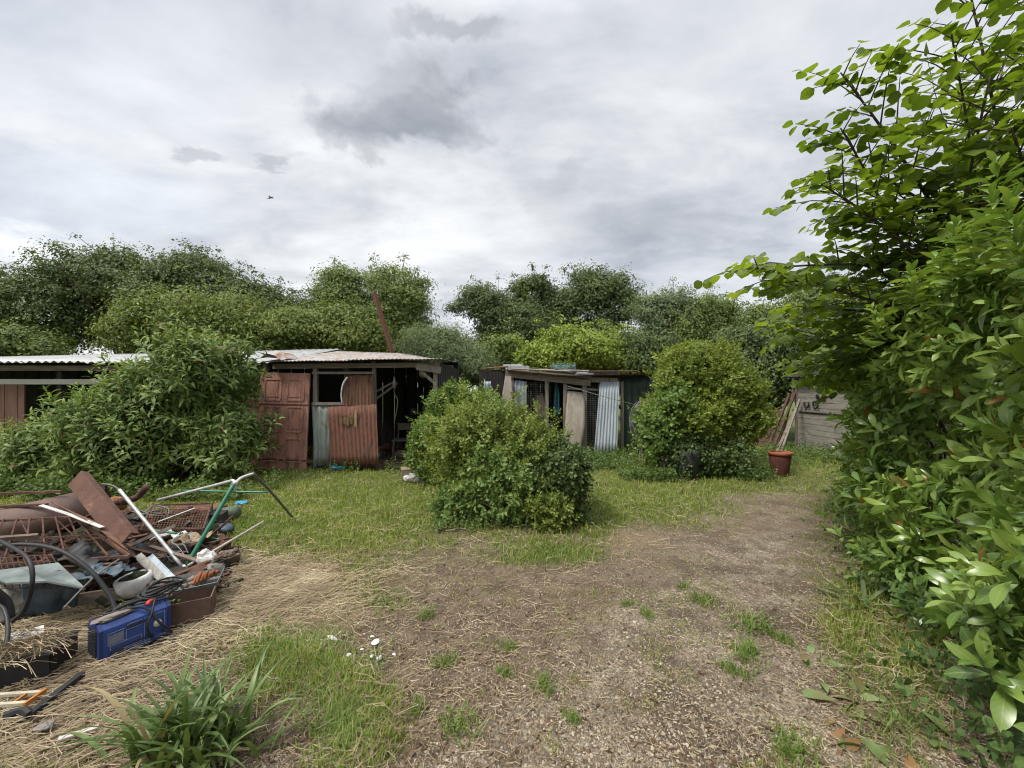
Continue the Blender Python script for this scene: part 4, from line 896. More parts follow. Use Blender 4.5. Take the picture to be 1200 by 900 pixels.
buddleia_m = leafmat('grey_green_lance_leaf', [(.038,.07,.02),(.085,.135,.036),(.15,.205,.058),(.26,.30,.12)], .3, .55, .3, .9, tint=(1.2,1.15,.5), dead=(.22,.15,.08), dead_p=.02)
bush('buddleia', 'huge sprawling shrub with long drooping grey green leaves in front of the barn',
     [(-6.6,7.0,.72,1.35,.9,.75),(-5.4,7.1,1.85,.66,.7,.70),(-5.9,7.0,1.25,.85,.8,.75),(-5.0,7.0,.62,.42,.6,.52),(-7.9,7.0,.42,.72,.6,.46),(-6.8,7.0,1.1,.55,.6,.55)], 2700, budd, buddleia_m, (-6.1,7.2), 'shrub', 31, (.55,1.08), .8, .35, (.65,1.3), 60, .025, strays=.16, smat=stem_m, bl=9, reach=.4)
priv_m = leafmat('yellow_green_bush_leaf', [(.055,.085,.016),(.10,.14,.026),(.16,.2,.04),(.24,.26,.07)], .35, .5, .4, 2.0)
bush('bush', 'unruly yellow green bush in the middle of the grass, taller on its left',
     [(-.32,5.55,.76,.66,.75,.64),(.28,5.45,.58,.46,.6,.50),(-.6,5.6,.52,.36,.5,.48),(-.2,5.15,.45,.55,.45,.42)], 6200, privet, priv_m, (-.15,5.5), 'bush', 32, (.5,1.08), .7, .45, (.65,1.4), 120, .010, strays=.18, bl=10, reach=.3, smat=bark)
ivy_m = leafmat('dark_ivy_leaf', [(.025,.045,.014),(.045,.072,.021),(.075,.11,.034),(.13,.165,.06)], .15, .5, .3, 2.0)
bush('ivy_clump', 'dark ivy smothering a stump at the right end of the middle bush', [(.60,5.05,.45,.33,.4,.55),(.35,5.0,.42,.35,.35,.45),(.62,4.95,.15,.26,.3,.2)], 3000, ivy, ivy_m, (.5,5.05), 'ivy', 33, (.7,1.05), .2, .3, (.7,1.2), 26, .018, smat=bark, strays=.05)
elder_m = leafmat('elder_leaf', [(.045,.085,.02),(.085,.135,.032),(.13,.185,.05),(.2,.25,.085)], .3, .5, .4, 1.6, gain=1.6)
bush('elder_sapling', 'fresh green elder shoots growing low at the front of the middle bush', [(-.12,4.85,.35,.42,.3,.42),(-.28,4.95,.6,.22,.25,.3),(-.55,5.0,.22,.4,.3,.24)], 1500, elder, elder_m, (-.15,4.95), 'sapling', 34, (.5,1.05), .9, .35, (.7,1.2), 22, .01)
bush('elder_sapling', 'yellow leaved seedling bush at the foot of the ivy clump', [(.42,4.62,.16,.28,.2,.2)], 420, privet, priv_m, (.42,4.65), 'sapling', 35, (.4,1.05), .9, .3, (.8,1.3), 12, .007)
bush('elder_bush', 'lighter green bush crowding the right corner of the open shed', [(-1.15,7.3,1.0,.48,.5,.64),(-.8,7.5,.9,.48,.5,.55),(-1.35,7.0,.55,.45,.45,.6),(-.45,7.6,1.1,.3,.4,.5)], 2600, elder, leafmat('elder_bush_leaf', [(.05,.095,.02),(.085,.14,.03),(.13,.19,.045),(.2,.25,.07)], .35, .5, .4, 1.6), (-1,7.4), 'bush', 36, (.6,1.05), .7, .35, (.8,1.3), 30, .015)
rnd_m = leafmat('rounded_bush_leaf', [(.06,.095,.016),(.105,.15,.022),(.165,.21,.034),(.25,.28,.055)], .35, .5, .4, 1.5)
bush('rounded_bush', 'big rounded yellow green bush on the right of the lawn', [(3.75,8.2,1.75,.85,.85,.80),(3.85,8.2,1.0,1.0,.9,.85),(3.9,8.1,.5,.9,.8,.5),(4.7,8.2,.95,.45,.55,.6),(4.3,8.2,1.5,.7,.7,.6)], 10500, [shoot_proto(leaf_proto(.065,.036,3,.25,.6,'lance'), 9, .11, 'opp', 1.0, s) for s in range(4)], rnd_m, (3.8,8.3), 'bush', 37, (.6,1.07), .6, .36, (.6,1.45), 50, .02, strays=.08, bl=12, reach=.2)
bush('hazel_sapling', 'broad leaved sapling leaning out of the left side of the rounded bush', [(2.85,7.7,.95,.38,.4,.45),(2.75,7.6,.6,.42,.4,.4),(3.1,7.6,1.3,.35,.4,.35)], 1100, [shoot_proto(leaf_proto(.10,.075,3,.12,.6,'round'), 6, .16, 'alt', 1.3, s) for s in range(4)], leafmat('sapling_leaf', [(.05,.09,.02),(.08,.135,.03),(.125,.185,.04),(.19,.24,.07)], .35, .5, .4, 1.6), (3,7.8), 'sapling', 38, (.4,1.05), .5, .4, (.7,1.2), 24, .014)
bush('ivy_clump', 'low dark ivy at the shady foot of the rounded bush', [(3.35,7.5,.35,.5,.35,.42),(3.95,7.45,.3,.45,.3,.36)], 2200, ivy, ivy_m, (3.6,7.6), 'ivy', 39, (.6,1.05), .3, .3, (.8,1.3), 14, .012)
mb = MB(); mb.lathe([(0,0),(.2,0),(.22,.5),(.21,.52),(.19,.5),(.17,.05),(0,.04)], (3.2,7.28,0), sides=20); clutter('dark_tub', 'dark grey tub half hidden under the rounded bush', 'tub', mb, surf('dark_grey_plastic', [(.03,.032,.036),(.055,.058,.062)], 6, rough=.6), smooth=True)
for k, (a, b, lab) in enumerate([((775,556,7.4),(783,515,7.5),'grey stick standing upright left of the dark tub'),((787,556,7.3),(778,525,7.4),'reddish stick crossing the grey stick by the dark tub')]):
    p, q = pt(*a), pt(*b); p[2] = 0; mb = MB(); mb.bar(p, q, .035); clutter('stick', lab, 'stick', mb, grey_wood if k == 0 else brown_plank, 'sticks beside the dark tub')

# nettles and ground ivy
weed_m = leafmat('weed_leaf', [(.035,.07,.016),(.06,.105,.025),(.095,.145,.035),(.16,.2,.07)], .3, .5, .4, 2.2)
mb = MB(); weed = [shoot_proto(leaf_proto(.07,.045,3,.15,.7,'lance'), 8, .16, 'opp', 1.25, s) for s in range(4)]
for (x0, x1, y0, y1, cnt, sc) in [(-8.2,-3.9,5.7,6.7,1500,1.1),(2.0,4.8,6.95,7.6,1100,.8),(1.2,3.0,7.9,9.6,900,.9),(-1.0,.5,4.5,4.8,220,.6),(5.2,7.8,8.6,10.5,700,.9),(-2.85,-2.35,2.75,3.0,170,.6),(-4.0,-3.2,3.5,4.0,120,.8),(-3.9,-1.7,7.7,8.1,160,.8),(-10,-8,5.5,7.5,500,1.2)]:
    r = np.random.default_rng(int(abs(x0*10+y0*100))); X = r.uniform(x0, x1, cnt); Y = r.uniform(y0, y1, cnt); ok = fbm(X*1.8, Y*1.8, seed=70) > .42; X, Y = X[ok], Y[ok]
    scatter_shoots(mb, weed, np.stack([X, Y, gz(X, Y) + r.uniform(0, .12, len(X))*sc], 1), np.tile([0,0,1.0], (len(X),1)), .5, .35, (.6*sc, 1.3*sc), 5)
tag(mb.build('undergrowth', weed_m, smooth=True), 'low nettles and weeds along the edges of grass and shrubs', 'undergrowth', kind='stuff')

# ---- laurel hedge
laurel = leaf_proto(.205, .066, 7, .16, .75, 'obov', .09)
lshoot = [shoot_proto(laurel, k, .13, 'alt', 1.0, s, .45) for s, k in enumerate((8,9,7,10,8))]
laurel_m = leafmat('laurel_leaf', [(.036,.08,.013),(.07,.13,.021),(.125,.19,.032),(.21,.275,.055)], .28, .30, .55, 1.6, rib=(.28,.34,.13), dead=(.30,.13,.04), dead_p=.008, gain=1.55)
hd = thing('laurel_hedge', 'tall glossy laurel hedge with large leaves running along the right of the path', 'hedge', (3.4, 3.2, 0))
r = np.random.default_rng(44); n = 4500
seg = HEDGE[1:] - HEDGE[:-1]; sl_ = np.linalg.norm(seg, axis=1); cum = np.concatenate([[0], np.cumsum(sl_)])
s = r.random(n) ** 1.35 * cum[-1]; i = np.clip(np.searchsorted(cum, s) - 1, 0, len(seg)-1); tt = (s - cum[i]) / sl_[i]
base = HEDGE[i] + seg[i] * tt[:, None]; tn = seg[i] / sl_[i][:, None]; out_n = np.stack([-tn[:, 1], tn[:, 0]], 1)
htop = np.interp(s, [0, 1.5, 3, 6, 11], [2.2, 2.25, 2.28, 2.2, 2.0]) + .25 * (fbm(s*1.2, s*0, seed=81) - .5)
front = r.random(n) < .80
v = r.random(n); h = np.where(front, v ** 1.15 * htop, htop + r.normal(0, .05, n))
dep = np.where(front, r.uniform(-.02, .34, n) + .10*np.abs(h/htop - .5), r.uniform(0, 1.1, n)) - .42 * (fbm(s*1.3, h*1.5, seed=82, oct=2) - .5) * 2 - np.where(r.random(n) < .10, r.uniform(.05, .22, n), 0) + .10
P = np.stack([base[:, 0] - out_n[:, 0]*dep, base[:, 1] - out_n[:, 1]*dep, np.maximum(h, .06)], 1) - np.array([3.4, 3.2, 0])
nr = np.where(front[:, None], np.stack([out_n[:, 0], out_n[:, 1], 0*h + .1], 1), np.stack([out_n[:, 0]*.3, out_n[:, 1]*.3, 0*h + 1], 1))
mb = MB(); scatter_shoots(mb, lshoot, P, nr, .34, .40, (.5, 1.2), 45)
# a few long leaders above the top
for (px, py, Y, L_) in [(1165,300,1.62,.36),(1190,320,1.5,.25),(1120,330,1.9,.22),(1070,365,2.3,.2),(1030,400,2.9,.2),(1145,320,1.75,.18)]:
    p = pt(px, py, Y) - np.array([3.4,3.2,0]); k = 6
    for j in range(k): scatter_shoots(mb, lshoot[:1], (p + np.array([r.normal(0,.01), 0, L_*j/k]))[None], np.array([[r.normal(0,.2), r.normal(0,.2), 1.0]]), .8, .1, (.55,.75), 60+j)
mb.build('foliage', laurel_m, hd, True)
mb = MB()
for k in r.choice(n, 150, replace=False):
    b = np.array([base[k,0] - out_n[k,0]*.75 - 3.4, base[k,1] - out_n[k,1]*.75 - 3.2, 0]); e = P[k]; mb.tube(spline([b, b*.6+e*.4+np.array([0,0,.35*e[2]]), e], 8), np.linspace(.02,.005,8), 5)
mb.build('stem', stem_m, hd, True)
# bramble-like round leaved weeds at the hedge foot
mb = MB(); rw = [shoot_proto(leaf_proto(.06,.048,6,.12,.6,'round'), 6, .12, 'alt', 1.3, s) for s in range(3)]
n = 520; s = .9 + r.random(n)**1.1 * 7.5; px_ = np.interp(s, cum, HEDGE[:,0]); py_ = np.interp(s, cum, HEDGE[:,1]); P = np.stack([px_ + r.normal(-.03,.16,n), py_ + r.normal(0,.1,n), r.uniform(.0,.5,n)**1.4], 1)
scatter_shoots(mb, rw, P, np.tile([-.6,.3,.3], (n,1)), .5, .4, (.6,1.2), 46)
tag(mb.build('hedge_weeds', leafmat('round_weed_leaf', [(.03,.06,.018),(.05,.09,.026),(.08,.125,.035),(.12,.165,.055)], .3, .6, .2, 2.0), smooth=True), 'round leaved weeds tangled along the foot of the laurel hedge', 'weeds', kind='stuff')

# ---- hazel tree
hz = thing('hazel_tree', 'large round leaved hazel arching over the hedge against the sky', 'tree', (4.9, 3.7, 0))
HB = np.array([4.9, 3.7, 0]); r = np.random.default_rng(51)
hleaf = leaf_proto(.12, .105, 5, .10, .55, 'round', .14); hazel_m = leafmat('hazel_leaf', [(.045,.08,.014),(.08,.125,.021),(.12,.17,.031),(.18,.225,.05)], .52, .45, .4, 1.5, tint=(1.4,1.4,.45), gain=1.38)
LP, LD, LN, LS = [], [], [], []; wood = MB()
def twig(a, b, sag=.08, r0=.006, leafy=.08, step=.043, size=1.0):
    a, b = np.array(a, float), np.array(b, float); ln = np.linalg.norm(b-a); md = (a+b)/2 + np.array([0,0,sag*ln]); n = max(5, int(ln/.12)); q = spline([a, md, b], n)
    wood.tube(q, np.linspace(r0, .0025, n), 4, caps=False)
    k = int(ln*(1-leafy)/step)
    for j in range(k):
        t = leafy + (1-leafy)*(j+.5)/k; f = t*(n-1); i0 = min(int(f), n-2); p = q[i0]*(1-(f-i0)) + q[i0+1]*(f-i0); d = q[i0+1]-q[i0]; d /= np.linalg.norm(d)
        sd_ = np.cross(d, [0,0,1.0]); sd_ /= np.linalg.norm(sd_)+1e-6; sgn = 1 if j % 2 else -1
        LP.append(p); LD.append(d*.55 + sd_*sgn*.9 + np.array([0,0,-.22]) + r.normal(0,.25,3)); LN.append(np.array([0,0,1.0]) + r.normal(0,.38,3)); LS.append(size*r.uniform(.55,1.15))
    LP.append(q[-1]); LD.append(q[-1]-q[-2] + np.array([0,0,-.02])); LN.append(np.array([0,0,1.0])+r.normal(0,.3,3)); LS.append(.8*size)
def limb(tip, base=None, rise=.35, r0=.03, n_tw=20, tw=(.3,.75), from_=.35, size=1.0, dens=1.0):
    tip = np.array(tip, float); b = HB + np.array([-.25,-.1,1.7]) + r.normal(0,.35,3) if base is None else np.array(base, float)
    ln = np.linalg.norm(tip-b); q = spline([b, b*.62+tip*.38+np.array([0,0,rise*ln*.6]), b*.25+tip*.75+np.array([0,0,rise*ln*.4]), tip], 18); wood.tube(q, np.linspace(r0, .005, 18), 6)
    for j in range(int(n_tw*dens)):
        t = from_ + (1-from_)*(j+.6)/(n_tw*dens); f = t*17; i0 = min(int(f), 16); p = q[i0]*(1-(f-i0))+q[i0+1]*(f-i0); d = q[i0+1]-q[i0]; d /= np.linalg.norm(d)
        sd_ = np.cross(d, [0,0,1.0]); sd_ /= np.linalg.norm(sd_)+1e-6; L_ = r.uniform(*tw)*(1.15-.6*t)
        e = p + (d*.8 + sd_*(1 if j%2 else -1)*r.uniform(.4,1.0) + np.array([0,0,r.uniform(-.35,.35)]))*L_; twig(p, e, size=size)
    twig(q[-4], tip, size=size)
tips = [  # limbs seen against the sky, then the mass behind
 ((985,85,3.0),10,.20),((962,215,3.0),12,.30),((985,150,3.1),9,.28),((905,322,3.3),14,.2),((866,316,3.25),11,.12),((940,335,3.6),12,.25),((1000,250,3.2),12,.3),((1010,300,3.4),14,.3),((940,360,3.9),14,.3),
 ((925,395,4.3),12,.35),((960,400,4.0),14,.35),((1115,40,2.7),12,.2),((1130,-40,2.8),10,.2),((1160,90,2.5),12,.25),((1185,150,2.5),12,.3),((1060,230,3.4),14,.3),((1100,300,3.2),14,.35),((1150,230,3.0),14,.35),
 ((1200,60,2.7),12,.3),((1230,-20,3.0),12,.3),((1100,370,3.5),12,.35),((1020,200,3.3),10,.25),((1190,260,3.2),12,.3),((1240,160,3.3),12,.35),((1000,380,4.3),12,.4),((945,435,4.6),10,.4),((985,430,4.3),12,.4),((1080,140,3.3),5,.2),
 ((1130,180,4.6),14,.3),((1180,60,4.8),14,.3),((1220,300,4.2),12,.35),((1130,110,3.9),8,.3),((1200,200,5.2),14,.3),((1250,80,4.2),14,.3),((938,428,4.9),16,.3),((962,446,5.1),16,.3),((990,452,4.7),16,.3),((918,385,4.5),14,.3),((1000,425,5.2),16,.3),((970,415,5.6),16,.3)]
for (tp, k, rs) in tips: limb(pt(*tp), rise=rs*.45, r0=r.uniform(.012,.022), n_tw=int(k*(1.9 if tp[2] < 3.35 else 1.15)), from_=.12)
for j in range(7):
    e = HB + np.array([-.25,-.1,1.7]) + r.normal(0,.35,3); b0 = HB + r.normal(0,.12,3)*np.array([1,1,0]); wood.tube(spline([b0,(b0+e)/2+r.normal(0,.05,3),e],10), np.linspace(.04,.022,10), 7)
for (a, b) in [((1110,150,3.2),(1085,60,3.1)),((1130,130,3.2),(1105,95,3.1)),((1120,150,3.2),(1165,120,3.0)),((1095,180,3.2),(1128,110,3.1))]: wood.tube(spline([pt(*a), (pt(*a)+pt(*b))/2+r.normal(0,.03,3), pt(*b)], 8), np.linspace(.005,.002,8), 4)
LP, LD, LN, LS = np.array(LP)-HB, np.array(LD), np.array(LN), np.array(LS)
mb = MB(); place(mb, hleaf, LP, rot_from(LD, LN), LS); mb.build('crown', hazel_m, hz, True)
wood.build('trunk', bark, None, True, loc=HB).parent = hz
for o in hz.children:
    if o.name.startswith('trunk'): o.location = (0,0,0)

# ---- strap leaved plants
def strap_plant(name, label, loc, n, L_, W, mat, seed, lean=(.15,1.0), group=None):
    r = np.random.default_rng(seed); t = thing(name, label, 'plant', (*loc, 0), 0, group); mb = MB()
    for i in range(n):
        az = r.uniform(0, 6.283); le = r.uniform(*lean); ln = L_*r.uniform(.55,1.15); cv = r.uniform(.5,1.9); k = 10; b = np.array([r.normal(0,.035+n*.0004), r.normal(0,.035+n*.0002), 0]); w = W*r.uniform(.7,1.15); h = np.array([math.cos(az), math.sin(az), 0]); sd_ = np.array([-h[1], h[0], 0]); p = b.copy(); rows = []
        for j in range(k):
            u = j/(k-1); a = le + cv*u*u; rows.append([p - sd_*w/2*(1-u**3)*(.7+.3*math.sin(3*u)) + np.array([0,0,.12*w]), p + 0, p + sd_*w/2*(1-u**3)*(.7+.3*math.sin(3*u)) + np.array([0,0,.12*w])]); p = p + (h*math.sin(a) + np.array([0,0,math.cos(a)]))*ln/k; p[2] = max(p[2], .01)
        mb.grid(rows)
    mb.build('leaves', mat, t, True); return t
strap_m = leafmat('strap_leaf', [(.03,.058,.014),(.055,.092,.022),(.095,.14,.04),(.2,.22,.10)], .2, .45, .4, 6, dead=(.3,.24,.12), dead_p=.06)
strap_plant('strap_leaved_plant', 'clump of long arching strap leaves on straw in the near left corner', gp(222, 885), 190, .45, .025, strap_m, 5, (.2,1.15))
strap_plant('iris_plant', 'few broad grey green sword leaves poking from under the laurel hedge', (2.62, 2.95), 7, .5, .035, grey_g, 8, (.7,1.2))
strap_plant('iris_plant', 'single pair of pale sword leaves lying flat at the hedge foot', (2.35, 2.25), 3, .36, .034, grey_g, 9, (1.1,1.4))

# tufts on the bare path
TU = [(822,706,8),(758,724,5),(883,735,10),(640,808,6),(522,778,6),(537,850,8),(875,770,9),(860,792,6),(930,885,8),(590,792,4),(700,590,6),(596,760,4),(487,832,5),(735,712,4),(670,845,4),(800,690,4),(915,750,6),(500,720,6)]
protos_t = []
for s_ in range(3):
    mb = MB(); r = np.random.default_rng(200+s_); n = 90; blades(mb, r.normal(0,.045,n), r.normal(0,.03,n), r.uniform(.04,.10,n), np.full(n,.0055), np.abs(r.normal(.5,.4,n)), r, z0=np.zeros(n), curl=.7)
    o = mb.build('grass_tuft', lush_blade); protos_t.append(o)
for i, (px, py, w) in enumerate(TU):
    o = protos_t[i] if i < 3 else protos_t[i%3].copy()
    if i >= 3: COL.objects.link(o)
    x, y = gp(px, py); o.location = (x, y, float(gz(np.array([x]), np.array([y]))[0])); o.rotation_euler = (0,0,i*1.7); k = w/6.5; o.scale = (k,k,.6+.4*k)
    tag(o, 'small tuft of green grass growing alone on the bare path', 'grass tuft', 'grass tufts on the bare path')

# a bird high over the barn
mb = MB(); c_ = pt(317, 232, 28)
mb.tube(spline([(-.16,0,0),(-.05,0,.01),(.06,0,.01),(.15,0,.02),(.19,0,.02)],10), [.012,.035,.045,.04,.03,.04,.045,.032,.016,.006][:10], 8)
for s_ in (-1,1): mb.add([(.08,s_*.03,.02),(-.04,s_*.03,.02),(.10,s_*.18,.10),(-.02,s_*.17,.10),(.02,s_*.36,.05),(-.05,s_*.33,.05)], [[0,1,3,2],[2,3,5,4]])
mb.add([(-.15,-.02,0),(-.15,.02,0),(-.26,.05,0),(-.26,-.05,0)], [[0,1,2,3]])
bird = mb.build('bird', black_rubber); solid(bird, .01); bird.location = c_; bird.rotation_euler = (.5, -.5, .9); tag(bird, 'tiny dark bird flying in the cloudy sky above the barn', 'bird')
# ================================================================== the scrap heap
def P3(px, py, Y, dz=0): return pt(px, py, Y) + np.array([0, 0, dz])
silver = surf('scuffed_silver_tube', [(.38,.38,.37),(.52,.52,.51),(.62,.62,.61)], 9, rough=.4, metal=.35, bump=.05, stain=(.3,.24,.18), stain_scale=8, stain_at=.66)
dull_tube = surf('dull_metal_tube', [(.12,.12,.11),(.2,.2,.19)], 9, rough=.5, metal=.3)
green_tube = surf('green_enamel', [(.012,.12,.062),(.02,.165,.09),(.04,.20,.115)], 6, rough=.4, bump=.05, spec=.5, stain=(.12,.12,.09), stain_scale=9, stain_at=.68)
channel_rust = surf('channel_rust', [(.08,.04,.03),(.13,.064,.046),(.19,.098,.07)], 6, rough=.75, bump=.5, stain=(.27,.15,.085), stain_scale=6, stain_at=.62)
tank_rust = surf('purplish_rust', [(.10,.06,.05),(.155,.10,.085),(.2,.14,.115)], 4, rough=.75, bump=.2, stain=(.11,.06,.045), stain_scale=4)
tarp_blue = surf('dull_blue_tarp', [(.035,.055,.075),(.07,.10,.125),(.13,.165,.19)], 5, rough=.5, bump=.3)
sheet_grey = surf('grey_green_sheet', [(.10,.125,.12),(.17,.20,.19),(.24,.27,.26)], 5, rough=.6)
concrete = surf('old_concrete', [(.22,.21,.18),(.34,.32,.28),(.42,.4,.36)], 8, rough=.95, bump=.6, stain=(.14,.15,.09), stain_scale=6)
blue_case = surf('blue_enamel_case', [(.02,.05,.21),(.03,.07,.27),(.045,.09,.33)], 5, rough=.42, bump=.04, spec=.5, stain=(.07,.08,.12), stain_scale=9, stain_at=.68)
black_grip = surf('black_plastic', [(.012,.012,.014),(.026,.026,.028)], 8, rough=.5)
red_clip = surf('red_plastic', [(.45,.025,.02),(.6,.05,.04)], 8, rough=.45)
sticker = surf('worn_sticker', [(.10,.12,.18),(.22,.24,.29)], 20, rough=.5)
pale_knob = surf('pale_knob', [(.5,.48,.38),(.62,.6,.5)], 20, rough=.5)
card_debris = surf('mixed_debris', [(.07,.05,.04),(.2,.15,.12),(.36,.3,.25)], 22, rough=.9, bump=.6)
grey_pan = surf('grey_pan', [(.10,.11,.11),(.18,.19,.19),(.25,.26,.26)], 8, rough=.6, metal=.2)
moss = surf('moss_soil', [(.02,.026,.012),(.045,.05,.02)], 14, rough=.95, bump=.8)

# welding machine
W0 = np.array([*gp(117, 783), 0]); W1 = np.array([*gp(199, 747), 0]); ax = W1 - W0; ln = np.linalg.norm(ax); yaw = math.atan2(ax[1], ax[0])
wd = thing('welding_machine', 'blue boxy welding machine with black cables lying on straw', 'welding machine', tuple((W0+W1)/2), yaw)
H, D = .235, .17
mb = MB(); pr = [(-D,.02),(-D,H-.03),(-D+.03,H),(-.03,H),(0,H-.03),(0,.02)]; V = []
for x in (-ln/2+.012, ln/2-.012): V += [(x, -y if False else y*-1, z) for y, z in pr]
V = [(x, -y, z) for x, y, z in [(v[0], -v[1], v[2]) for v in V]]
V = []
for x in (-ln/2+.012, ln/2-.012): V += [(x, -y, z) for y, z in pr]
k = len(pr); q = [[i, (i+1)%k, k+(i+1)%k, k+i] for i in range(k)]
mb.add(V, q); mb.add([V[i] for i in range(k)] , [[0,1,2,3],[0,3,4,5]]); mb.add([V[k+i] for i in range(k)], [[3,2,1,0],[5,4,3,0]])
bevel(mb.build('case', blue_case, wd), .006, 3)
for sx_ in (-1, 1):
    mb = MB(); x = sx_*(ln/2-.004); V = [(x + dx, -y*1.0, z) for dx in (-.009,.009) for y, z in [(-D-.004,.012),(-D-.004,H-.028),(-D+.03,H+.004),(-.03,H+.004),(.004,H-.028),(.004,.012)]]
    q = [[i, (i+1)%6, 6+(i+1)%6, 6+i] for i in range(6)]; mb.add(V, q); mb.add(V[:6], [[0,1,2,3],[0,3,4,5]]); mb.add(V[6:], [[3,2,1,0],[5,4,3,0]])
    pn = bevel(mb.build('end_panel', surf('dark_blue_panel', [(.014,.03,.12),(.03,.05,.17)], 8, rough=.5), wd), .004)
    mb = MB(); mb.box((x+sx_*.010, D/2, H*.5), (.004, D*.62, H*.68)); g = mb.build('vent', black_grip, pn)
    mb = MB()
    for j in range(7): mb.box((x+sx_*.014, D/2, H*.24+j*H*.088), (.005, D*.6, .004))
    mb.build('vent_slats', black_grip, pn)
mb = MB(); mb.box((-ln*.29, -.0025, H*.58), (.07, .003, .055)); mb.build('sticker', sticker, wd)
strip_m = surf('dark_strip', [(.02,.025,.06),(.05,.06,.1)], 20, rough=.5); line_m = surf('pale_line', [(.2,.24,.36),(.34,.38,.48)], 30, rough=.5)
for c_, s_ in [((-ln*.02, -.0025, H*.74), (.09, .003, .018)), ((-ln*.28, -.0025, H*.25), (.06,.003,.03)), ((.02*ln, -.0025, H*.3), (.14,.003,.012))]: mb = MB(); mb.box(c_, s_); mb.build('label_strip', strip_m, wd)
def outline(x0, x1, z0, z1):
    mb = MB(); t = .0022
    for (a, b) in (((x0,z0),(x1,z0)),((x1,z0),(x1,z1)),((x1,z1),(x0,z1)),((x0,z1),(x0,z0))): mb.bar((a[0],-.0022,a[1]), (b[0],-.0022,b[1]), t)
    mb.build('printed_frame', line_m, wd)
for f_ in [(-.12,.02,.06,.10), (-.09,.06,.025,.05), (.035,.135,.045,.19), (-.045,.025,.16,.19), (-.13,-.05,.105,.175)]: outline(*f_)
mb = MB(); mb.lathe([(0,.022),(.016,.02),(.021,.012),(.022,0),(0,0)], (ln*.30, -.001, H*.55), np.array([[1,0,0],[0,0,-1],[0,1,0.]]), 18); mb.build('knob', pale_knob, wd, True)
mb = MB(); mb.lathe([(0,.014),(.008,.014),(.011,0),(0,0)], (ln*.40, -.001, H*.3), np.array([[1,0,0],[0,0,-1],[0,1,0.]]), 12); mb.lathe([(0,.014),(.008,.014),(.011,0),(0,0)], (ln*.22, -.001, H*.25), np.array([[1,0,0],[0,0,-1],[0,1,0.]]), 12); mb.build('socket', black_grip, wd, True)
mb = MB(); mb.tube(spline([(-.08,D/2,H-.002),(-.075,D/2,H+.035),(0,D/2,H+.042),(.075,D/2,H+.035),(.08,D/2,H-.002)],18), .011, 8); mb.build('handle', black_grip, wd, True)
mb = MB(); r = np.random.default_rng(3)
for j in range(6):
    c_ = np.array([ln*.42+.03*j*.3, D*.65, H+.02+.012*j]); R_ = .085+.012*r.normal(); mb.tube([c_+np.array([R_*1.25*math.cos(t), R_*.75*math.sin(t), .012*math.sin(2*t+j)]) for t in np.linspace(0,6.283,30)], .0065, 6, caps=False)
mb.tube(spline([(ln*.40,-.01,H*.3),(ln*.46,-.06,.06),(ln*.3,-.05,.14),(.03,.02,H+.02),(-.12,.09,H+.03),(0,.14,H+.03),(.2,.12,H+.05)],40), .007, 6)
mb.tube(spline([(ln*.2,-.012,H*.25),(ln*.12,-.03,H*.6),(ln*.2,-.02,H*.9),(ln*.3,.03,H+.03),(ln*.45,.1,H+.03)],30), .006, 6); mb.build('cable', black_rubber, wd, True)
mb = MB(); mb.tube(spline([(ln*.18,.03,H+.015),(ln*.23,.04,H+.03),(ln*.3,.05,H+.025)],8), [.012,.014,.014,.013,.012,.012,.011,.01], 8); mb.build('clamp', red_clip, wd, True)
mb = MB(); mb.rock((-ln*.25,.05,H+.018), (.09,.035,.018), 9, .5); mb.rock((-ln*.42,.06,H+.012), (.05,.03,.012), 19, .5); o = mb.build('rag', rag_m, None); o.matrix_basis = wd.matrix_basis.copy(); tag(o, 'pale dirty rag lying on top of the blue welding machine', 'rag')
mb = MB(); p = np.array([*gp(198,735),0]); mb.rock(p+np.array([.03,.05,.05]), (.025,.03,.05), 29, .5); clutter('white_rag', 'crumpled white rag at the right end of the blue welding machine', 'rag', mb, white_plastic)

# rusty steel box and the grey trough of scrap on it
bxr = thing('rusty_steel_box', 'low open box of brown rusty steel right of the welding machine', 'box', (*gp(222, 726), 0), .5)
mb = MB(); w, d, h = .27, .2, .17
for c_, s_ in [((0,0,.006),(w,d,.01)),((0,-d/2,h/2),(w,.008,h)),((0,d/2,h/2),(w,.008,h)),((-w/2,0,h/2),(.008,d-.01,h)),((w/2,0,h/2),(.008,d-.01,h))]: mb.box(c_, s_)
mb.build('box_walls', surf('plain_brown_rust', [(.095,.055,.042),(.14,.085,.065),(.18,.115,.09)], 4, rough=.8), bxr)
tr = thing('scrap_trough', 'shallow grey metal trough of scrap and orange rope resting on the rusty box', 'trough', tuple(P3(218, 690, 2.95)), .42); tr.rotation_euler = (.10, -.06, .42)
mb = MB(); w, d, h = .40, .19, .06; mb.grid([[(-w/2-.02,-d/2-.02,h),(w/2+.02,-d/2-.02,h)],[(-w/2,-d/2,0),(w/2,-d/2,0)],[(-w/2,d/2,0),(w/2,d/2,0)],[(-w/2-.02,d/2+.02,h),(w/2+.02,d/2+.02,h)]]); mb.grid([[(-w/2,-d/2,0),(-w/2-.02,-d/2-.02,h)],[(-w/2,d/2,0),(-w/2-.02,d/2+.02,h)]]); mb.grid([[(w/2,-d/2,0),(w/2+.02,-d/2-.02,h)],[(w/2,d/2,0),(w/2+.02,d/2+.02,h)]]); solid(mb.build('pan', grey_pan, tr), .004)
mb = MB(); r = np.random.default_rng(12)
for j in range(26): mb.rock((r.uniform(-.19,.12), r.uniform(-.08,.08), .02+r.uniform(0,.035)), r.uniform(.012,.03,3), j, .5, n=1)
mb.build('debris', card_debris, tr)
mb = MB()
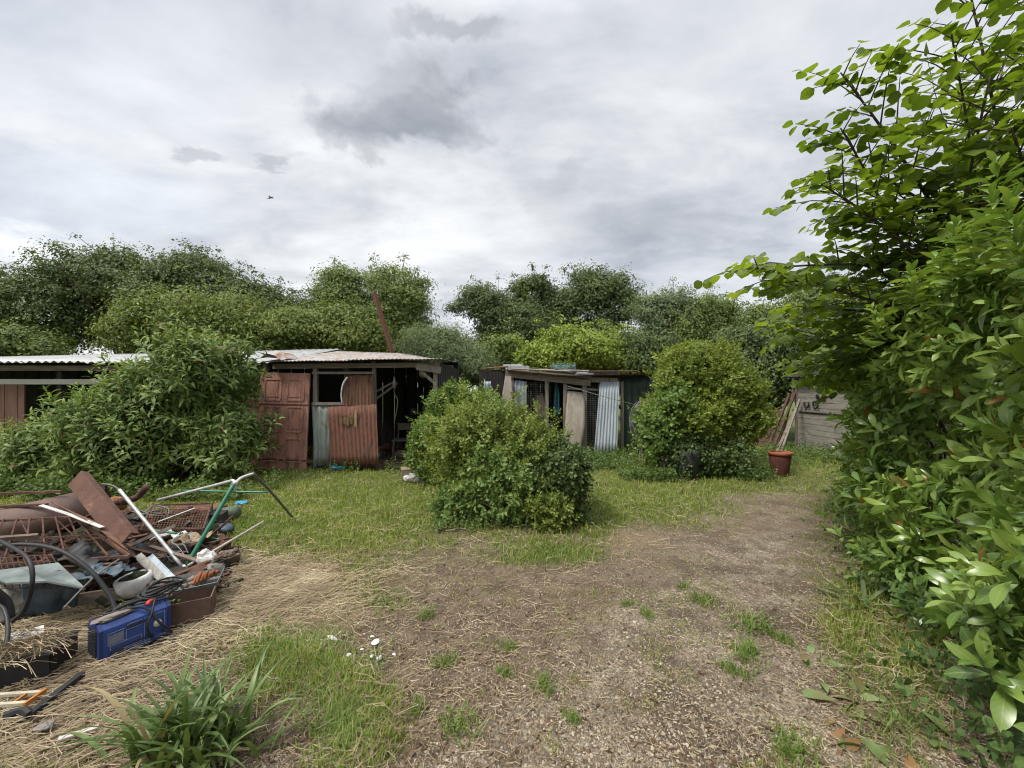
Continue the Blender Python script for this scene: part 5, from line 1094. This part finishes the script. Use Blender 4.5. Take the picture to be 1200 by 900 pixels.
for j in range(7): mb.tube(spline([(.06+.02*j, -.06+.012*j, .05),(.075+.02*j,0,.085+.01*(j%2)),(.07+.02*j,.06,.05)],10), .011, 6)
o = mb.build('orange_rope', surf('orange_brown_rope', [(.22,.08,.03),(.34,.13,.05)], 14, rough=.9), None, True); o.matrix_basis = tr.matrix_basis.copy(); tag(o, 'coil of orange brown rope lying in the grey trough', 'rope')
# white bucket with moss
bk = thing('white_bucket', 'cut down white plastic bucket full of dark mossy soil', 'bucket', (*P3(160, 697, 3.05)[:2], .06), .3); bk.rotation_euler = (.12, -.1, .3)
mb = MB(); mb.lathe([(0,0),(.085,0),(.11,.05),(.115,.11),(.105,.135),(.09,.137),(.085,.11)], sides=28, squash=(1.0,.9)); v_ = mb.V[0]; mb.V[0] = v_ * (1 + .22*(fbm(v_[:,0]*14, v_[:,1]*14, v_[:,2]*14, seed=33)-.5))[:,None]; mb.build('bucket_wall', white_plastic, bk, True)
mb = MB(); mb.lathe([(.098,.118),(.06,.135),(0,.14)], sides=20, squash=(1.1,.85)); mb.rock((.02,0,.138), (.05,.045,.022), 4, .6); mb.build('soil', moss, bk)
# brown tub at the edge
tb = thing('brown_tub', 'small brown tub of rubbish at the right edge of the heap', 'tub', (*gp(266, 664), 0))
mb = MB(); mb.lathe([(0,0),(.085,0),(.11,.11),(.115,.115),(.105,.115),(.09,.03)], sides=20); mb.build('tub_wall', surf('pale_brown_plastic', [(.15,.11,.085),(.24,.18,.14)], 6, rough=.6), tb, True)
mb = MB(); r = np.random.default_rng(8)
for j in range(14): mb.rock((r.normal(0,.045), r.normal(0,.045), .10+r.uniform(0,.03)), r.uniform(.015,.035,3), j+50, .5, n=1)
mb.build('rubbish', card_debris, tb)

# green and silver folding frame
ff = thing('folding_tube_frame', 'sprawling folding frame of green and silver tubes standing over the heap', 'frame', (-2.4, 3.6, 0))
J0, J1 = P3(217,665,3.35), P3(276,566,3.75)
def tubes(name, mat, paths, r_=.016): 
    for p in paths: mb = MB(); mb.tube(spline(p, 14), r_, 10); part(mb, name, mat, ff, True)
tubes('silver_tube', silver, [[P3(140,574,3.6), P3(213,663,3.35)], [P3(185,586,4.2), P3(262,566,3.85), P3(272,563,3.8), P3(276,567,3.77), P3(274,576,3.74)], [J1, P3(283,560,3.85), P3(297,555,3.95)]], .0145)
tubes('green_tube', green_tube, [[P3(275,566,3.75), P3(219,662,3.35)]], .018)
tubes('green_rail', green_tube, [[P3(214,575,4.6), P3(314,577,4.6)], [P3(178,621,3.9), P3(262,633,3.9)]], .011)
p = P3(343,605,5.0); p[2] = .01; tubes('dark_tube', dull_tube, [[P3(297,555,3.95), P3(318,577,4.4), p]], .013)
tubes('cream_tube', surf('cream_tube', [(.36,.33,.26),(.5,.46,.38)], 9, rough=.5), [[P3(220,663,3.3), P3(265,637,3.55), P3(309,611,3.9)]], .011)
tubes('grey_rail', dull_tube, [[P3(120,567,3.9), P3(132,569,3.75), P3(140,574,3.6)], [P3(178,655,3.5), P3(250,648,3.7)]], .008)
for k, (j_, q_) in enumerate([(J0,.03),(J1,.024)]): mb = MB(); mb.rock(j_, (q_,)*3, 1+k, .1); part(mb, 'joint', silver, ff, True)

# rusty channel, drum, lattice, bars
def chan(a, b, w, d, t, roll):
    mb = MB(); a, b = np.array(a), np.array(b); R = frame(b-a, roll); L_ = np.linalg.norm(b-a); c_ = (a+b)/2
    mb.box(c_, (w, t, L_), R)
    for s_ in (-1,1): mb.box(c_ + R @ np.array([s_*(w/2-t/2), d/2+t/2+.0005, 0]), (t, d, L_), R)
    return mb
ca, cb_ = P3(88,560,3.55), P3(146,634,3.15)
dirc = (cb_-ca)/np.linalg.norm(cb_-ca); R_ = frame(cb_-ca, 0)
best = min(np.linspace(0, 6.283, 90), key=lambda a: float(frame(cb_-ca, a)[:,1] @ np.array([.38,.78,-.5])*-1))
o = clutter('rusty_steel_channel', 'thick rusty steel channel propped up diagonally over the heap', 'steel channel', chan(ca, cb_, .15, .05, .012, best), channel_rust); bevel(o, .003)
mb = MB(); q0, q1 = P3(-30,622,3.7), P3(84,593,4.1); q0[2] += .0; R = frame(q1-q0); prof = [(0,0),(.20,0),(.215,.03),(.22,.2),(.215,.45),(.225,.47),(.215,.5),(.21,.9),(.2,np.linalg.norm(q1-q0)),(.12,np.linalg.norm(q1-q0)+.03),(0,np.linalg.norm(q1-q0)+.03)]
mb.lathe(prof, q0 - np.array([0,0,.05]), R, 28, squash=(1,.85)); clutter('rusty_drum', 'dented purplish brown drum lying on its side at the left of the heap', 'drum', mb, tank_rust, smooth=True)
for k, (a, b, lab) in enumerate([((-20,579,4.0),(73,576,4.0),'upper of two rusty bars sticking out at the left over the drum'),((-20,595,3.8),(55,591,3.85),'lower of two rusty bars lying across the drum')]):
    mb = MB(); mb.bar(P3(*a), P3(*b), .03, .022); clutter('rusty_bar', lab, 'bar', mb, rust_dark, 'rusty bars over the drum')
lt = thing('lattice_frame', 'rusty lattice frame of crossed rods lying on the left of the heap', 'lattice frame', (-3.3, 3.3, 0))
A, B, C, D_ = P3(-35,612,3.5), P3(86,606,3.55), P3(-45,664,3.05), P3(152,652,3.0)
mb = MB()
for (a, b) in ((A,B),(B,D_),(C,D_),(A,C),((A+C)/2,(B+D_)/2)): mb.bar(a, b, .018)
part(mb, 'rail', rust_dark, lt)
mb = MB()
for k in range(9):
    u = k/8; a = A*(1-u)+B*u; b = C*(1-u)+D_*u; u2 = min(1,(k+1.6)/8); a2 = A*(1-u2)+B*u2
    mb.tube([a2 + np.array([0,0,.012]), b + np.array([0,0,.012])], .0065, 6); 
for k in range(3): u = .15+k/3.; mb.tube([(A*(1-u)+B*u)*.5+(C*(1-u)+D_*u)*.5, A*(1-u)+B*u], .005, 5)
part(mb, 'rod', rust_dark, lt)
mb = MB()
for k in range(5):
    a, b = P3(60+5*k, 588+3*k, 3.5), P3(150+k*2, 645+2*k, 3.05); mb.tube(spline([a, (a+b)/2 + np.array([0,0,.03+.01*k]), b], 12), .0055, 5)
part(mb, 'bent_rod', rust_brown, lt)
mb = mesh_wire(P3(-20,655,2.9), P3(60,650,2.95), P3(-20,690,2.72), P3(85,690,2.75), 13, 6, .003); clutter('wire_grid', 'dark wire mesh panel over the grey green sheet', 'wire panel', mb, rust_dark)
mb = MB(); a, b = P3(48,592,3.4), P3(82,603,3.35); mb.bar(a, b, .03, .006); b2 = P3(120,618,3.2); mb.bar(b, b2, .03, .006); clutter('pale_strip', 'thin white strip lying over the drum and lattice', 'strip', mb, white_plastic)
# wire cage
cg = thing('wire_cage', 'flattened rusty wire cage lying behind the silver tube', 'cage', (-3.6, 4.55, 0))
cA, cB, cC, cD = P3(165,622,4.0), P3(238,620,4.1), P3(178,592,4.7), P3(248,590,4.8); dn = np.array([0,0,-.18])
part(mesh_wire(cA, cB, cC, cD, 22, 16, .0028), 'mesh_top', rust_brown, cg); part(mesh_wire(cA+dn, cB+dn, cA, cB, 22, 6, .0028), 'mesh_side', rust_brown, cg); part(mesh_wire(cB+dn, cD+dn, cB, cD, 16, 6, .0028), 'mesh_side', wire_m, cg)
mb = MB()
for (a, b) in ((cA,cB),(cB,cD),(cC,cD),(cA,cC),(cB,cB+dn),(cA,cA+dn),(cD,cD+dn)): mb.bar(a, b, .018)
part(mb, 'frame', rust_dark, cg)
mb = MB(); mb.box(P3(235,596,5.0), (.55,.22,.05), rotz(-.1)); clutter('rusty_tray', 'brown rusty tray behind the wire cage', 'tray', mb, rust_brown)
mb = MB(); mb.box(P3(252,608,4.6), (.2,.18,.14), rotz(.3)); clutter('dark_crate', 'dark broken crate at the right end of the wire cage', 'crate', mb, dark_wood)
mb = MB(); p = np.array([*gp(270,610),.0]); mb.lathe([(0,-.11),(.075,-.1),(.085,-.02),(.085,.08),(.04,.11),(0,.11)], p+np.array([0,0,.09]), frame((1,.2,.05)), 18); clutter('green_canister', 'small dull green canister lying at the edge of the grass', 'canister', mb, surf('dull_green', [(.06,.09,.06),(.12,.15,.10)], 6, rough=.6), smooth=True)
mb = MB(); mb.rock((*gp(260,626), .06), (.13,.09,.06), 17, .4); clutter('blue_grey_bag', 'dull blue grey plastic bag beside the green canister', 'bag', mb, tarp_blue, smooth=True)
mb = MB(); mb.rock((*gp(252,640), .05), (.14,.1,.06), 18, .3); clutter('iron_disc', 'rounded rusty lid at the right edge of the heap', 'lid', mb, rust_brown, smooth=True)
mb = MB(); a, b = P3(128,592,3.9), P3(170,578,4.0); mb.tube(spline([a, P3(140,588,3.9), P3(160,583,4.0), P3(172,570,4.0)],12), .032, 7); mb.rock(P3(146,587,3.9), (.05,.04,.04), 3, .4); clutter('bent_pipe', 'bent dark rusty pipe rising behind the steel channel', 'pipe', mb, rust_dark, smooth=True)
mb = MB(); mb.rock(P3(138,590,3.95), (.10,.07,.06), 44, .6); clutter('orange_scrap', 'orange brown scrap of foam behind the steel channel', 'scrap', mb, surf('orange_foam', [(.3,.13,.05),(.42,.22,.09)], 9, rough=.9))
# hoses
for k, (pts, rr, lab) in enumerate([([(-20,642,2.6),(30,638,2.65),(70,645,2.62),(105,668,2.6),(128,697,2.58),(136,716,2.55)], .013, 'black hose arching from the left edge down behind the welding machine'),([(-20,625,2.75),(12,640,2.6),(33,655,2.5),(38,680,2.45),(30,712,2.45),(15,728,2.45)], .012, 'black hose curling down over the blue tarpaulin')]):
    mb = MB(); mb.tube(spline([P3(*p) for p in pts], 40), rr, 9); clutter('black_hose', lab, 'hose', mb, black_rubber, 'black hoses on the heap', smooth=True)
mb = MB(); mb.tube(spline([P3(75,712,2.5), P3(98,688,2.6), P3(118,670,2.7), P3(140,655,2.8)], 12), .005, 5); clutter('bent_stick', 'thin grey stick leaning over the tarpaulin', 'stick', mb, grey_wood)
# sheets, tarpaulin, plank, concrete
mb = MB(); a = [P3(-25,672,2.75), P3(68,660,2.85), P3(100,690,2.6), P3(8,684,2.6)]; mb.grid([[a[0], (a[0]+a[1])/2, a[1]], [a[3], (a[3]+a[2])/2 + np.array([0,0,.03]), a[2]]]); solid(clutter('grey_sheet', 'flat grey green plastic sheet under the wire panel', 'sheet', mb, sheet_grey), .012)
u, v = np.meshgrid(np.linspace(0,1,26), np.linspace(0,1,20), indexing='ij'); c00, c10, c01, c11 = np.array([*gp(28,728),.02]), np.array([*gp(88,716),.02]), P3(25,676,2.72), P3(122,676,2.75)
Pp = (c00*(1-u)[...,None]+c10*u[...,None])*(1-v)[...,None] + (c01*(1-u)[...,None]+c11*u[...,None])*v[...,None]; Pp[...,2] += .10*np.sin(v*math.pi)*(.3+fbm(u*3,v*3,seed=91)) + .05*(np.abs(fbm(u*5+2,v*4,seed=92)-.5)*4-.5); Pp[...,2] = np.maximum(Pp[...,2], .01)
mb = MB(); mb.grid(Pp); solid(clutter('blue_tarpaulin', 'crumpled dull blue tarpaulin on the left of the heap', 'tarpaulin', mb, tarp_blue, smooth=True), .004)
mb = MB(); mb.rock((*gp(4,728), .11), (.15,.13,.13), 31, .4); clutter('concrete_lump', 'pale lump of concrete at the left edge before the tarpaulin', 'lump', mb, concrete)
mb = MB(); mb.bar(P3(92,703,2.95), P3(188,688,3.05), .09, .025, math.pi/2); clutter('old_plank', 'brown plank lying under the white bucket', 'plank', mb, beam_wood)
for k, (a, b, w, m_, lab) in enumerate([((160,650,3.2),(196,684,3.05),.055,concrete,'curled pale metal sheet right of the white bucket'),((172,652,3.25),(203,682,3.05),.07,zinc_blue,'curled blue grey sheet with dark inner face beside the trough')]):
    a, b = P3(*a), P3(*b); mb = MB(); ttt = np.linspace(0,1,12); G = []
    for s_ in np.linspace(0,1,7): th = (s_-.5)*2.4; G.append([a*(1-t)+b*t + np.array([w*math.sin(th)*.9, -w*.4*math.cos(th), w*(1-math.cos(th))*.6*(1-.3*t)]) for t in ttt])
    mb.grid(G); solid(clutter('curled_sheet', lab, 'metal sheet', mb, m_, smooth=True), .003)
mb = MB(); mb.rock(P3(243,655,3.35), (.07,.05,.07), 23, .6); clutter('white_wrapper', 'crumpled white wrapper between the cream tube and brown tub', 'wrapper', mb, white_plastic)
mb = MB(); p = P3(215,638,3.75); mb.lathe([(0,0),(.06,0),(.07,.14),(.075,.17),(.065,.165),(.055,.02)], p - np.array([0,0,.09]), frame((.15,-.3,1)), 16); clutter('grey_beaker', 'scuffed grey beaker standing under the green rail', 'beaker', mb, concrete, smooth=True)
# the near left corner
cr = thing('black_crate', 'black plastic crate with straw over it at the left edge', 'crate', (*gp(28, 792), 0), .35)
mb = MB(); w, d, h = .34, .22, .15
for c_, s_ in [((0,0,.006),(w,d,.01)),((0,-d/2,h/2),(w,.012,h)),((0,d/2,h/2),(w,.012,h)),((-w/2,0,h/2),(.012,d-.014,h)),((w/2,0,h/2),(.012,d-.014,h))]: mb.box(c_, s_)
mb.build('crate_wall', black_grip, cr)
mb = MB(); mb.box((0,0,h+.005),(w+.03,d+.03,.012)); bevel(mb.build('rim', black_grip, cr), .004)
mb = MB(); r = np.random.default_rng(77); R4 = rotz(.35)
for j in range(240):
    c_ = np.array([r.normal(.02,.11), r.normal(-.03,.09), h+.016+r.uniform(0,.045)]); a = r.uniform(0,3.14); L_ = r.uniform(.05,.13); dr_ = np.array([math.cos(a),math.sin(a),r.normal(0,.18)])*L_; mb.tube(spline([c_-dr_, c_+np.array([0,0,.012]), c_+dr_-np.array([0,0,.02])],5), .0016, 3, caps=False)
o = mb.build('straw_bundle', straw_m, None); o.matrix_basis = cr.matrix_basis.copy(); tag(o, 'handful of dry straw heaped over the black crate', 'straw', kind='stuff')
mb = MB(); p = P3(33,744,2.32); mb.box(p, (.12,.075,.012), rotz(.5) @ frame((.15,-.35,1))); clutter('white_board_scrap', 'white board scrap lying on the straw over the black crate', 'board', mb, white_plastic)
mb = MB(); p = P3(14,748,2.3); mb.box(p, (.05,.07,.015), frame((.3,-.2,1))); clutter('small_white_scrap', 'smaller white scrap left of the white board on the crate', 'scrap', mb, concrete)
mb = MB(); mb.tube(spline([P3(-12,700,2.35), P3(6,716,2.3), P3(8,752,2.2), P3(-12,790,2.1)],16), .010, 8); clutter('grey_pipe', 'thick dark grey pipe bending down at the left edge', 'pipe', mb, black_grip, smooth=True)
mb = MB(); mb.tube(spline([P3(-10,690,2.3), P3(8,706,2.35), P3(12,724,2.35)],10), .022, 8); clutter('black_sack', 'black rubber bundle against the concrete lump', 'bundle', mb, black_rubber, smooth=True)
of = thing('slatted_tray', 'small cream and orange slatted frame lying at the left edge', 'frame', (*gp(18, 833), .03), .1)
mb = MB()
for y in (-.035, .035): mb.box((-.05, y, .03), (.26, .018, .014))
mb.build('cream_slat', surf('cream_slat', [(.42,.38,.28),(.55,.5,.38)], 8, rough=.7), of)
mb = MB(); mb.box((.088, 0, .03), (.012, .10, .02)); mb.box((0.02,0,.03),(.01,.052,.012)); mb.build('orange_end', orange_paint, of)
mb = MB(); mb.bar(np.array([*gp(35,850),.05]), np.array([*gp(96,802),.055]), .03, .025); mb.tube(spline([np.array([*gp(35,850),.05]), np.array([*gp(26,846),.055]), np.array([*gp(5,852),.05])],8), .018, 7); clutter('black_bar', 'black bar with a bent end lying on straw in front of the crate', 'bar', mb, black_grip)
mb = MB(); mb.rock((*gp(53,858),.03), (.035,.025,.015), 61, .6); clutter('pale_rag', 'small pale patterned rag beside the black bar', 'rag', mb, rag_m)
mb = MB(); mb.box((*gp(92,868),.035), (.13,.025,.008), rotz(.55)); clutter('splinter', 'pale wooden splinter lying on straw left of the strap leaved plant', 'splinter', mb, off_white)
mb = MB(); mb.bar(np.array([*gp(78,884),.015]), np.array([*gp(118,868),.02]), .014); clutter('broken_stick', 'dark green stick lying flat by the pale splinter', 'stick', mb, stem_m)
# loose small scrap through the heap
labs = ['rusty scrap of iron wedged in the heap', 'splintered bit of wood wedged in the heap', 'pale broken piece wedged in the heap']
mats = [rust_dark, grey_wood, concrete]; r = np.random.default_rng(101)
for k in range(3):
    base_o = None
    for j in range(30 if k < 2 else 6):
        px, py = r.uniform(20, 255), r.uniform(612, 690); py = max(py, 605 + (px-130)*.05); x, y = gp(px, py + 12)
        if base_o is None:
            mb = MB()
            if k == 0: mb.bar((-.11,0,0),(.12,.02,.03),.02,.012); mb.bar((.12,.02,.032),(.15,.09,.02),.02,.012)
            elif k == 1: mb.bar((-.14,0,0),(.15,.01,.02),.03,.014); 
            else: mb.rock((0,0,0),(.05,.035,.025),7,.5,n=1)
            base_o = mb.build(['iron_scrap','wood_scrap','broken_piece'][k], mats[k]); o = base_o
        else: o = base_o.copy(); COL.objects.link(o)
        o.location = (x, y, r.uniform(.03,.12)); o.rotation_euler = (r.normal(0,.35), r.normal(0,.35), r.uniform(0,6.28)); s_ = r.uniform(.6,1.5); o.scale = (s_,s_*r.uniform(.7,1.3),s_)
        tag(o, labs[k], ['scrap iron','wood scrap','broken piece'][k], ['iron scraps in the heap','wood scraps in the heap','broken pieces in the heap'][k])
# a low mound of dark rubbish under the scrap
mb = MB(); r = np.random.default_rng(111); cols = 5
for j in range(3200):
    px, py = r.uniform(-15, 258), r.uniform(598, 692)
    x, y = gp(px, py + 6); hgt = .16 * math.exp(-((px-90)/110)**2) * math.exp(-((py-640)/38)**2)
    c_ = np.array([x, y, r.uniform(.0, .03 + hgt)]); s_ = r.gamma(2.2, .02) + .012
    if r.random() < .93: mb.box(c_, (s_*r.uniform(.25,1.2), s_*r.uniform(.1,.35), s_*r.uniform(1.2,3.6)), frame(rand_dirs(1, r)[0] * np.array([1,1,.35]), r.uniform(0,3)), m=int(r.integers(0, cols)))
    else: mb.rock(c_, s_*r.uniform(.4,1.0,3), int(r.integers(0,999)), .6, m=int(r.integers(0, cols)), n=1)
tag(mb.build('rubble', [surf('dark_soil', [(.02,.015,.012),(.05,.035,.027),(.09,.065,.05)], 15, rough=.95), rust_dark, moss, dark_wood, rust_dark]), 'dark broken rubbish and soil mounded under the scrap heap', 'rubble', kind='stuff')

# dead stems through the heap
mb = MB(); n = 900; r = np.random.default_rng(102)
for j in range(n):
    px, py = r.uniform(5, 262), r.uniform(600, 690); x, y = gp(px, py+8); c_ = np.array([x, y, r.uniform(.01,.13)]); a = r.uniform(0,6.28); L_ = r.uniform(.05,.22); d_ = np.array([math.cos(a),math.sin(a),r.normal(0,.3)])*L_; mb.tube([c_-d_*.5, c_+np.array([0,0,r.normal(0,.01)]), c_+d_*.5], .0025, 3, caps=False)
tag(mb.build('dead_stems', leafmat('dead_stem', [(.04,.026,.018),(.11,.075,.05),(.2,.14,.09),(.3,.22,.14)], .05, .8, .2, 3, gain=1), None), 'brown dead stems and twigs tangled through the scrap heap', 'dead stems', kind='stuff')
# white shards on the ground
for k, (px, py, w) in enumerate([(390,750,.075),(440,754,.06),(375,756,.035),(410,770,.045),(436,770,.035),(444,773,.04),(404,746,.035),(406,689,.045),(436,747,.03),(462,768,.026),(283,768,.05),(424,762,.025),(360,752,.022),(427,744,.02),(490,827,.018),(22,858,.02)]):
    x, y = gp(px, py)
    if k == 0:
        mb = MB(); mb.rock((0,0,.006),(1*.5,.75*.5,.3*.5),3,.45,n=1); shard = mb.build('white_shard', surf('white_china', [(.6,.58,.54),(.75,.74,.71)], 30, rough=.5, bump=.1)); o = shard
    else: o = shard.copy(); COL.objects.link(o)
    o.location = (x, y, .004+w*.1); o.rotation_euler = (r.normal(0,.3), r.normal(0,.3), k*2.1); o.scale = (w, w*r.uniform(.6,1.1), w)
    tag(o, 'white broken shard lying on the ground among dry grass', 'shard', 'white shards on the ground')
# cut laurel leaves dropped by the hedge
mb = MB(); n = 46; r = np.random.default_rng(104); px = r.normal(1010,40,n); py = r.normal(815,45,n); Yv = F*EYE/(py-HOR); Xv = (px-600)/F*Yv; d = rand_dirs(n, r); d[:,2] *= .1
place(mb, laurel, np.stack([Xv,Yv,np.full(n,.03)],1), rot_from(d, np.array([[0,0,1.0]])+r.normal(0,.4,(n,3))), r.uniform(.5,.9,n))
tag(mb.build('fallen_leaves', leafmat('fallen_leaf', [(.20,.08,.035),(.12,.10,.04),(.10,.15,.05),(.2,.23,.11)], .15, .5, .35, 8), None, True), 'dropped laurel leaves, green and orange, below the hedge', 'fallen leaves', kind='stuff')

# tangled wire, laths and torn sheets that fill the middle of the heap
r = np.random.default_rng(131)
for k, (px, py, Y, R_, m_, lab) in enumerate([(205,648,3.5,.13,wire_m,'loose loop of grey wire at the foot of the silver tube'),(115,632,3.3,.17,rust_dark,'tangle of rusty wire under the steel channel'),(60,640,3.2,.2,rust_dark,'tangle of rusty wire over the left of the lattice'),(180,600,4.3,.15,wire_m,'snarl of grey wire beside the wire cage')]):
    p = pt(px, py, Y); p[2] = max(p[2], .12); P = [p + R_*np.array([math.cos(t*2.3+k)*r.uniform(.5,1.1), math.sin(t*1.9)*r.uniform(.4,1), .45*math.sin(t*3.1)*r.uniform(.3,1)]) for t in np.linspace(0, 9, 20)]
    mb = MB(); mb.tube(spline(P, 110), .0035, 5); clutter('wire_tangle', lab, 'wire', mb, m_, 'wire tangles on the heap')
for k, (a, b, w, m_, lab) in enumerate([((100,628,3.3),(192,652,3.3),.02,rust_brown,'rusty strip crossing under the silver tube'),((150,640,3.6),(205,616,3.9),.03,grey_wood,'grey lath lying between the silver tube and wire cage'),((20,668,2.9),(140,660,3.0),.022,rust_dark,'rusty rod lying across the lattice foot'),((176,640,3.45),(248,662,3.3),.03,beam_wood,'brown lath lying below the green tube'),((185,612,4.2),(228,596,4.5),.02,silver,'pale bar lying across the top of the wire cage'),((70,622,3.4),(120,596,3.6),.03,rust_dark,'short rusty angle bar propping up the steel channel'),((-10,632,3.0),(45,628,3.1),.04,beam_wood,'brown lath at the left edge over the lattice'),((200,676,3.1),(262,650,3.4),.02,rust_brown,'thin brown strip under the cream tube')]):
    mb = MB(); mb.bar(P3(*a), P3(*b), w, w*.5, r.uniform(0,3)); clutter('loose_lath' if 'lath' in lab else 'loose_strip', lab, 'lath' if 'lath' in lab else 'strip', mb, m_)
def torn(px, py, Y, w, d, h, seed):
    u, v = np.meshgrid(np.linspace(-1,1,14), np.linspace(-1,1,12), indexing='ij'); n1 = fbm(u*1.6+seed, v*1.6, seed=seed, oct=3)-.5; n2 = fbm(u*3+seed, v*3, seed=seed+1, oct=3)-.5; p = pt(px, py, Y); p[2] = max(p[2], .06)
    return MB().grid(np.stack([p[0]+(u+n2*.5)*w, p[1]+(v+n1*.6)*d, p[2]+n1*h*2+n2*h], 2))
for k, (px, py, Y, w, d, h, m_, lab) in enumerate([(150,648,3.25,.16,.12,.10,black_grip,'crumpled black plastic sheet behind the white bucket'),(222,632,3.8,.15,.12,.09,card_m,'torn brown cardboard lying behind the green tube'),(240,668,3.25,.1,.1,.07,rag_m,'dirty grey rag draped by the grey trough'),(100,652,3.05,.2,.12,.09,black_rubber,'black torn sheeting in the shadow under the lattice'),(40,636,3.3,.22,.14,.09,dark_wood,'dark torn sheeting behind the lattice rods'),(200,628,3.9,.12,.1,.07,white_plastic,'soiled white plastic scrap in front of the wire cage'),(130,668,2.95,.13,.07,.06,tarp_blue,'strip of blue grey plastic between tarpaulin and bucket')]):
    solid(clutter('torn_sheet', lab, 'sheeting', torn(px, py, Y, w, d, h, 140+k), m_, smooth=True), .003)
